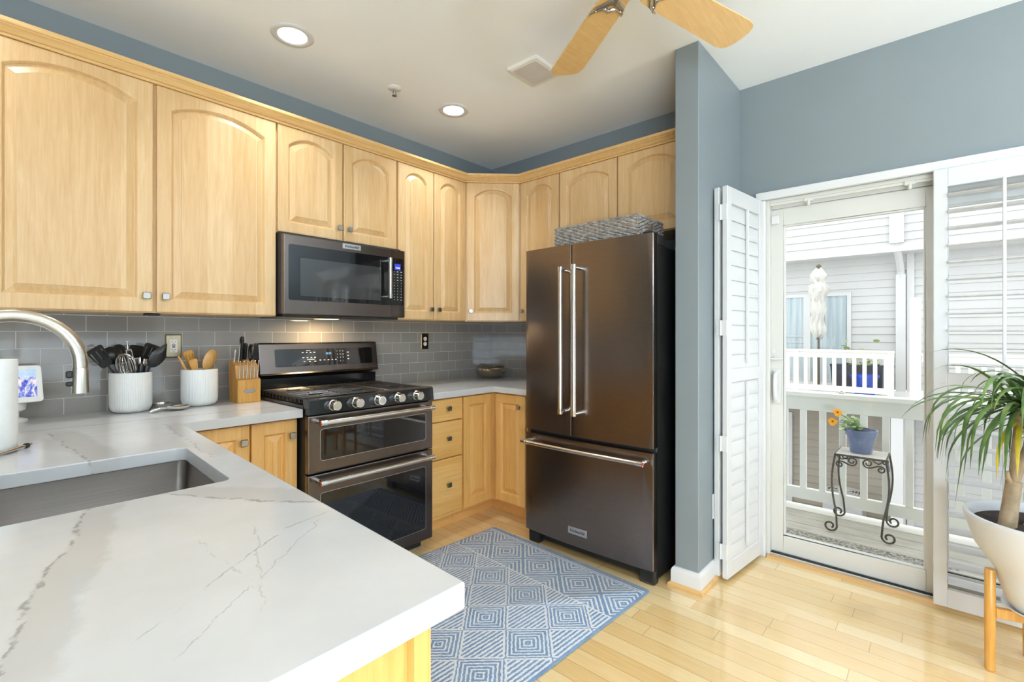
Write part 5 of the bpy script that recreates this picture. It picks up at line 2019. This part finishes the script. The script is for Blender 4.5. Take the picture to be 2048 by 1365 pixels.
def railing(name, label, xr, y0, y1, ztop, zbot, posts, n_bal=None, spacing=None, bw=0.040, cap=0.035, capw=0.13, topr=0.10, botr=0.085, zfeet=None, first=None):
    t = thing(name, label, 'railing', (xr, (y0 + y1) / 2, zbot))
    MB().box((xr - capw / 2, y1, ztop - cap), (xr + capw / 2, y0, ztop), 0.004).build('rail_cap', RAILPAINT, t)
    MB().box((xr - 0.020, y1 + 0.01, ztop - cap - topr), (xr + 0.020, y0 - 0.01, ztop - cap - 0.0005), 0.003).build('top_rail', RAILPAINT, t)
    MB().box((xr - 0.020, y1 + 0.01, zbot), (xr + 0.020, y0 - 0.01, zbot + botr), 0.003).build('bottom_rail', RAILPAINT, t)
    y = first if first is not None else y0 - spacing
    while y > y1 + 0.05:
        MB().box((xr - bw / 2 - 0.001, y - bw / 2, zbot + botr), (xr + bw / 2 - 0.002, y + bw / 2, ztop - cap - topr), 0.002).build('baluster', RAILPAINT, t)
        y -= spacing
    for p in posts:
        MB().box((xr - 0.045, p - 0.045, zfeet if zfeet is not None else zbot), (xr + 0.045, p + 0.045, ztop - cap - 0.0006), 0.004).build('post', RAILPAINT, t)
    return t


railing('deck_railing', 'cream wooden railing along the near deck behind the plant stand', 1.262, 0.6, -4.6, 0.841, 0.003, [-1.9895, -0.55, -3.62], spacing=0.1277, first=0.2542, bw=0.042, topr=0.109, cap=0.035, capw=0.125, botr=0.086, zfeet=DZ + 0.006)

# wrought iron stand with tiled top
ps = thing('plant_stand', 'wrought iron stand with a pale tile top on the deck', 'plant stand', (1.02, -2.57, DZ))
SX0, SX1, SY0, SY1, SZ = 0.885, 1.155, -2.708, -2.432, 0.462
mb = MB()
for a, b in (((SX0, SY0), (SX1, SY0)), ((SX1, SY0), (SX1, SY1)), ((SX1, SY1), (SX0, SY1)), ((SX0, SY1), (SX0, SY0))):
    mb.tube([(a[0], a[1], SZ), (b[0], b[1], SZ)], 0.0065, 8)
mb.build('top_frame', WROUGHT, ps, smooth=50)
MB().box((SX0 + 0.002, SY0 + 0.002, SZ - 0.004), (SX1 - 0.002, SY1 - 0.002, SZ + 0.007), 0.002).build('tile_top', plain('speckled_tile', 'd6d1c6', 0.5, var=0.2, vs=70), ps)


def spiral(c, r0, turns, a0, n=22, plane='yz', dirn=1, x=0):
    P = []
    for i in range(n + 1):
        s = i / n
        r = r0 * (1 - 0.72 * s)
        a = a0 + dirn * 2 * PI * turns * s
        P.append((x, c[0] + r * math.cos(a), c[1] + r * math.sin(a)))
    return P


for ix, xx in enumerate((SX0, SX1)):
    for iy, yy in enumerate((SY0, SY1)):
        s = -1 if iy == 0 else 1
        # cabriole leg curving out then in, ending in a scroll on the deck
        P = []
        for i in range(15):
            q = i / 14
            z = SZ - (SZ - DZ - 0.045) * q
            off = s * (0.020 * math.sin(PI * min(1, q * 1.25)) - 0.018 * q ** 2)
            P.append((xx + (-0.062 if ix == 0 else 0.022) * q ** 1.5, yy + off, z))
        rr = 0.038
        yl = P[-1][1]
        xe = P[-1][0]
        cyy = yl + s * rr * 1.0
        sp = []
        for i in range(20):
            q = i / 19
            r = rr * (1 - 0.62 * q)
            aa = PI + 2 * PI * 1.15 * q
            sp.append((xe, cyy + s * r * math.cos(aa), DZ + 0.046 + r * math.sin(aa) + (rr - r) * 0.0))
        mb = MB()
        mb.tube(P + sp[1:], 0.0062, 8)
        mb.build('leg', WROUGHT, ps, smooth=50)
for xx in (SX0, SX1):
    mb = MB()
    for s in (-1, 1):
        yc = (SY0 + SY1) / 2
        # S scroll: a spiral beside the middle runs out and down into a second spiral at the leg
        L_ = []
        for i in range(25):
            q = i / 24
            r = 0.009 + 0.021 * q
            aa = -PI / 2 - 2 * PI * 1.3 * (1 - q)
            L_.append((0.044 + r * math.cos(aa), -0.032 + r * math.sin(aa)))
        L_ += [(0.056, -0.0605), (0.070, -0.055), (0.084, -0.047), (0.098, -0.0425)]
        for i in range(21):
            q = i / 20
            r = 0.022 - 0.014 * q
            aa = PI / 2 - 2 * PI * 1.15 * q
            L_.append((0.112 + r * math.cos(aa), -0.064 + r * math.sin(aa)))
        mb.tube([(xx, yc + s * u_, SZ + v_) for u_, v_ in L_], 0.0050, 7)
        mb.tube([(xx, yc + s * 0.13, SZ - 0.004), (xx, yc + s * 0.10, SZ - 0.028), (xx, yc + s * 0.07, SZ - 0.012)], 0.0045, 6)
    mb.build('scrollwork', WROUGHT, ps, smooth=50)
mb = MB()
for yy in (SY0 - 0.012,):
    for k in range(3): mb.ball((SX0 + 0.03 + 0.02 * k, yy, SZ - 0.03 - 0.02 * k), 0.011, 1, 0.5, 1.3, 10, 6)
mb.build('leaf_ornament', plain('patina_metal', '8694a3', 0.5), ps, smooth=50)

fp = thing('flower_pot', 'blue glazed flower pot on the wrought iron stand', 'flower pot', (1.025, -2.562, SZ + 0.007))
pc = (1.025, -2.562, SZ + 0.0072)
mb = MB().lathe([(0.045, 0), (0.060, 0.001), (0.064, 0.01), (0.083, 0.118), (0.090, 0.120), (0.0945, 0.155), (0.0945, 0.160), (0.088, 0.160), (0.084, 0.145), (0.05, 0.138)], pc, 40)
mb.build('pot_body', POTBLUE, fp, smooth=35)
MB().lathe([(0.083, 0.140), (0.05, 0.146), (0.004, 0.147)], pc, 30, cap0=False).build('soil', SOIL, fp, smooth=50)
pa = thing('pansy_plant', 'pansy with two orange flowers leaning left out of the blue pot', 'flower', (1.025, -2.54, SZ + 0.15))
rnd = random.Random(8)
mb = MB()
stems = MB()
for k in range(34):
    s = rnd.random()
    cx_ = pc[0] + rnd.uniform(-0.05, 0.04)
    cy_ = pc[1] + 0.02 + s * 0.115 + rnd.uniform(-0.04, 0.02)
    cz_ = pc[2] + 0.165 + rnd.uniform(0, 0.070) + (0.02 if s > 0.5 else 0)
    if s > 0.8: cz_ -= 0.03
    az, tl, w = rnd.uniform(0, 2 * PI), rnd.uniform(-0.5, 0.7), rnd.uniform(0.014, 0.024)
    M = Matrix.Translation((cx_, cy_, cz_)) @ Matrix.Rotation(az, 4, 'Z') @ Matrix.Rotation(tl, 4, 'Y')
    b = MB(M)
    b.bm.free()
    b.bm = mb.bm
    L = [b.v((w * 1.25 * (1 - math.cos(2 * PI * i / 10)) * 0.9, w * 0.8 * math.sin(2 * PI * i / 10), 0.004 * math.cos(4 * PI * i / 10))) for i in range(10)]
    b.face(L)
    stems.tube([(pc[0], pc[1] + 0.01, pc[2] + 0.145), ((pc[0] + cx_) / 2, (pc[1] + cy_) / 2, (pc[2] + 0.15 + cz_) / 2 + 0.012), (cx_, cy_, cz_)], 0.0016, 5)
mb.build('leaves', PANSYLEAF, pa)
stems.build('stems', PANSYLEAF, pa)
for (fy, fz_) in ((-2.428, pc[2] + 0.262), (-2.398, pc[2] + 0.195)):
    fx = 1.01
    M = Matrix.Translation((fx, fy, fz_)) @ Matrix.Rotation(math.radians(-62), 4, 'Y') @ Matrix.Rotation(0.3, 4, 'X')
    mb = MB(M)
    for k, (aa, sc) in enumerate(((0.3, 1), (-0.3, 1), (1.5, 0.95), (-1.5, 0.95), (PI, 1.15))):
        cxx, cyy = 0.013 * math.cos(aa), 0.013 * math.sin(aa)
        lp = [mb.v((cxx + 0.017 * sc * math.cos(2 * PI * i / 12), cyy + 0.017 * sc * math.sin(2 * PI * i / 12), 0.002 * k + 0.002 * math.cos(6 * PI * i / 12))) for i in range(12)]
        mb.face(lp)
    fl = mb.build('blossom', ORANGE, pa)
    MB(M).lathe([(0.007, 0.0095), (0.001, 0.012)], (0, 0, 0), 10).build('blossom_eye', MAROON, fl)
    MB().tube([(pc[0], pc[1] + 0.01, pc[2] + 0.15), (1.015, (pc[1] + fy) / 2, fz_ - 0.03), (fx + 0.004, fy, fz_)], 0.0018, 5).build('flower_stalk', PANSYLEAF, pa)
t = thing('rail_knob', 'small pale blossom lying on the deck rail cap', 'flower', (1.25, -2.422, 0.841))
mb = MB()
for k in range(6):
    mb.ball((1.25 + 0.014 * math.cos(k * PI / 3), -2.422 + 0.014 * math.sin(k * PI / 3), 0.849), 0.009, n=8, m=6)
mb.build('petals', CANVAS, t, smooth=60)
MB().ball((1.25, -2.422, 0.855), 0.008, n=8, m=6).build('eye', UMBPOLE, t, smooth=60)
t['label'] = 'small pale blossom lying on the deck rail cap'
t.name = 'fallen_blossom'

# ------------------------------------------------------------------ the house across
GZ = -2.8
tag(MB().box((1.7, -16, GZ - 0.1), (10.4, 12, GZ)).build('patio_ground', CONCRETE), None, None, None, 'structure')
NX = 9.8       # its ground and first floor wall
hs = thing('neighbor_house', 'white sided house across the yard seen through the glass door', 'house', (NX, -1.5, GZ))


def siding(y0, y1, z0, z1, x, step=0.165, lap=0.022):
    prof = []
    z = z1
    k = 0
    prof = [(x + 0.12, z0), (x + 0.12, z1)]
    n = int(round((z1 - z0) / step))
    st_ = (z1 - z0) / n
    for i in range(n):
        top = z1 - i * st_
        prof.append((x, top))
        prof.append((x - lap, top - st_ + 0.002))
        prof.append((x - lap + 0.004, top - st_))
    mb = MB()
    lps = [[(px, y, pz) for px, pz in prof] for y in (y0, y1)]
    mb.loops(lps)
    return mb


SOF = 2.945
siding(-14, 9, 0.12, SOF, NX).build('main_wall', SIDING, hs)
siding(-2.45, 9, GZ, -0.14, NX).build('lower_wall', SHADESIDING, hs)
siding(-14, -2.45, GZ, -0.14, NX).build('lower_wall', SIDING, hs)
siding(-14, 9, SOF + 0.06, 6.6, NX - 0.5, 0.165).build('upper_wall', SIDING, hs)
MB().box((NX - 0.56, -14, SOF), (NX + 0.12, 9, SOF + 0.06)).build('soffit', SIDETRIM, hs)
MB().box((NX - 0.53, -14, SOF + 0.04), (NX - 0.50, 9, SOF + 0.17)).build('fascia', SIDETRIM, hs)
MB().box((NX - 0.60, -2.42, SOF + 0.17), (NX - 0.515, -2.19, 6.6)).build('corner_trim', SIDETRIM, hs)
# patio door with curtains
pd = MB()
DY0, DY1, DT = 0.95, -1.497, 2.215
pd.box((NX - 0.06, DY1, 0.12), (NX - 0.017, DY1 + 0.075, DT))
pd.box((NX - 0.06, DY0 - 0.075, 0.12), (NX - 0.017, DY0, DT))
pd.box((NX - 0.059, DY1 + 0.0751, DT - 0.075), (NX - 0.017, DY0 - 0.0751, DT))
pd.box((NX - 0.059, DY1 + 0.0751, 0.12), (NX - 0.017, DY0 - 0.0751, 0.20))
pd.box((NX - 0.065, -0.73, 0.20), (NX - 0.017, -0.59, DT - 0.075))
pdo = pd.build('patio_door_frame', SIDETRIM, hs)
mb = MB()
for y0, y1 in ((0.87, -0.592), (-0.732, -1.42)):
    P0, P1 = [], []
    n = int((y0 - y1) / 0.02)
    row = []
    for i in range(n + 1):
        y = y0 + (y1 - y0) * i / n
        row.append((NX - 0.030 + 0.010 * math.sin(i * 1.15) + 0.004 * math.sin(i * 0.37), y))
    A_ = [mb.v((x_, y_, 0.20)) for x_, y_ in row]
    B_ = [mb.v((x_, y_, DT - 0.075)) for x_, y_ in row]
    for i in range(n): mb.face([A_[i], A_[i + 1], B_[i + 1], B_[i]])
mb.build('curtains', CURTAIN, pdo, smooth=60)
mb = MB()
for y0, y1 in ((0.87, -0.592), (-0.732, -1.42)): mb.box((NX - 0.056, y1, 0.20), (NX - 0.052, y0, DT - 0.075))
mb.build('panes', GLASS, pdo)
mb = MB()
for zz in (1.10, 1.24): mb.box((NX - 0.062, -0.592, zz - 0.008), (NX - 0.050, 0.87, zz + 0.008))
mb.build('push_bars', SIDETRIM, pdo)
# downspout: leader head, elbow, pipe
mb = MB()
mb.tube([(NX - 0.50, -2.31, SOF + 0.30), (NX - 0.50, -2.31, SOF + 0.02), (NX - 0.30, -2.33, SOF - 0.14), (NX - 0.10, -2.345, SOF - 0.36), (NX - 0.085, -2.345, SOF - 0.5)], 0.062, 4)
mb.box((NX - 0.14, -2.425, -2.7), (NX - 0.03, -2.265, SOF - 0.42), 0.004)
mb.build('downspout', SIDETRIM, hs)
MB().box((NX - 0.055, -2.56, -2.7), (NX - 0.016, -2.44, SOF)).build('wall_corner_board', SIDETRIM, hs)
# balcony of the house and its supports
MB().box((8.22, -14, -0.14), (NX - 0.02, 9, 0.10)).build('balcony_floor', RAILPAINT, hs)
for yy in (-2.36, 0.9, -6.5): MB().box((8.30, yy - 0.09, GZ), (8.48, yy + 0.09, -0.1405)).build('balcony_post', SIDETRIM, hs)
# lower door trims and a dark louvered shutter
mb = MB()
mb.box((NX - 0.07, -0.36, GZ), (NX - 0.017, -0.26, -0.65))
mb.box((NX - 0.07, 0.6, GZ), (NX - 0.017, 0.7, -0.65))
mb.box((NX - 0.07, -0.36, -0.6495), (NX - 0.017, 0.7, -0.55))
lf = mb.build('lower_door_frame', SIDETRIM, hs)
MB().box((NX - 0.04, -0.26, GZ), (NX - 0.02, 0.6, -0.65)).build('lower_door', CURTAIN, lf)

# privacy post and second railing further right
railing('balcony_railing', 'white railing of the house across with the umbrella behind', 8.3, 6.0, -2.33, 0.980, 0.155, [-0.73, -2.27, 1.2, 3.1, 5.0], spacing=0.162, first=5.9, bw=0.062, cap=0.045, capw=0.13, topr=0.115, botr=0.11, zfeet=0.1005)
railing('balcony_railing', 'white railing right of the tall balcony post, behind the open louvers', 8.3, -2.70, -8.0, 0.940, 0.155, [-4.4, -6.2], spacing=0.162, bw=0.062, cap=0.045, capw=0.13, topr=0.115, botr=0.11, zfeet=0.1005)
tag(MB().box((8.22, -2.70, 0.1005), (8.38, -2.545, 1.945), 0.006).build('privacy_post', RAILPAINT), 'tall white post at the end of the far balcony railing', 'post')

# closed umbrella
um = thing('patio_umbrella', 'closed white patio umbrella on the balcony across', 'umbrella', (9.0, -1.01, 0.101))
mb = MB()
mb.cyl((9.0, -1.01, 0.14), (9.0, -1.01, 2.70), 0.022, n=12)
mb.lathe([(0.20, 0.0), (0.20, 0.04), (0.05, 0.07)], (9.0, -1.01, 0.101), 20)
mb.ball((9.0, -1.01, 2.735), 0.05, n=12, m=8)
mb.build('pole', UMBPOLE, um, smooth=50)
mb = MB()
lps = []
rnd = random.Random(4)
rows = [(2.70, 0.03, 0.01), (2.62, 0.10, 0.02), (2.52, 0.155, 0.03), (2.44, 0.12, 0.02), (2.40, 0.095, 0.02), (2.30, 0.16, 0.04), (2.22, 0.18, 0.04), (2.10, 0.13, 0.03), (1.95, 0.12, 0.03), (1.80, 0.125, 0.03), (1.62, 0.11, 0.03), (1.45, 0.13, 0.04), (1.33, 0.10, 0.04), (1.20, 0.05, 0.02)]
for z, r, wv in rows:
    ph = rnd.uniform(0, 6)
    dx = rnd.uniform(-0.02, 0.02)
    lps.append([(9.0 + (r + wv * math.sin(6 * a + ph)) * math.cos(a), -1.00 + dx + (r + wv * math.sin(6 * a + ph)) * math.sin(a), z + 0.03 * math.sin(3 * a + ph)) for a in [2 * PI * k / 36 for k in range(36)]])
mb.loops(lps)
mb.build('folded_canopy', CANVAS, um, smooth=60)

t = thing('window_box', 'long dark planter box behind the far balcony railing', 'planter', (8.9, -1.7, 0.101))
mb = MB()
mb.prism([(-1.285, 0.101), (-1.245, 0.60), (-1.23, 0.66), (-2.125, 0.66), (-2.11, 0.60), (-2.10, 0.101)], 8.84, 9.2, 'x')
mb.build('box_body', PLANTERDK, t)
rnd = random.Random(6)
mb = MB()
for k in range(70):
    y = rnd.uniform(-2.05, -1.4)
    c = Vector((rnd.uniform(8.85, 9.15), y, 0.66 + abs(rnd.gauss(0, 0.22))))
    M = Matrix.Translation(c) @ Matrix.Rotation(rnd.uniform(0, 6), 4, 'Z') @ Matrix.Rotation(rnd.uniform(-1, 1), 4, 'X')
    w = rnd.uniform(0.02, 0.05)
    b = MB(M)
    b.bm.free()
    b.bm = mb.bm
    b.face([b.v((w * math.cos(2 * PI * i / 7) * 1.4, w * math.sin(2 * PI * i / 7), 0)) for i in range(7)])
for k in range(9):
    y = rnd.uniform(-2.0, -1.45)
    mb.tube([(9.0, y, 0.62), (9.0, y + rnd.uniform(-.05, .05), 0.8), (9.0, y + rnd.uniform(-.12, .12), 0.98)], 0.004, 4)
mb.build('plants', FARLEAF, t)
t = thing('flower_pot', 'bright blue plastic pot behind the far balcony railing', 'flower pot', (8.62, -1.9, 0.101))
mb = MB().lathe([(0.16, 0.0), (0.215, 0.34), (0.235, 0.345), (0.235, 0.39), (0.21, 0.39), (0.20, 0.34)], (8.575, -1.845, 0.101), 28)
mb.build('pot_body', POTCOBALT, t, smooth=40)
t.location = (8.575, -1.845, 0.101)
for ch in t.children: ch.location = (-8.575, 1.845, -0.101)

# condenser in the yard below
ac = thing('air_conditioner', 'grey condenser unit with round fan top in the yard below', 'air conditioner', (9.05, -1.45, GZ))
mb = MB()
mb.box((8.72, -1.80, GZ), (9.40, -1.12, GZ + 0.80), 0.03, 2)
mb.build('cabinet', ACGREY, ac)
mb = MB()
for r in (0.30, 0.24, 0.18, 0.12, 0.06):
    mb.tube([(9.06 + r * math.cos(2 * PI * k / 28), -1.46 + r * math.sin(2 * PI * k / 28), GZ + 0.815) for k in range(29)], 0.008, 5)
for k in range(6):
    mb.tube([(9.06, -1.46, GZ + 0.82), (9.06 + 0.30 * math.cos(k * PI / 3), -1.46 + 0.30 * math.sin(k * PI / 3), GZ + 0.815)], 0.008, 5)
mb.build('fan_grille', GRILLEGREY, ac, smooth=50)
MB().lathe([(0.29, 0.0), (0.29, 0.004)], (9.06, -1.46, GZ + 0.801), 28).build('fan_well', CASTIRON, ac)

# bodies of the added fill lamps, shaped as torchieres, out of view
for (tx, ty), lb in zip(FILL_LAMPS, ('black torchiere-shaped fill lamp added out of view at the back left', 'black torchiere-shaped fill lamp added out of view at the back right')):
    t = thing('fill_lamp', lb, 'floor lamp', (tx, ty, 0), 'fill lamps added behind the camera')
    MB().lathe([(0.13, 0.0005), (0.13, 0.012), (0.02, 0.03), (0.012, 0.04)], (tx, ty, 0), 28).build('base', BLACKMATTE, t, smooth=40)
    MB().cyl((tx, ty, 0.035), (tx, ty, 1.70), 0.011, n=12).build('pole', BLACKMATTE, t, smooth=40)
    MB().lathe([(0.02, 1.68), (0.08, 1.70), (0.17, 1.765), (0.20, 1.82), (0.195, 1.82), (0.165, 1.77), (0.07, 1.71)], (tx, ty, 0), 32).build('uplight_bowl', BLACKMATTE, t, smooth=40)
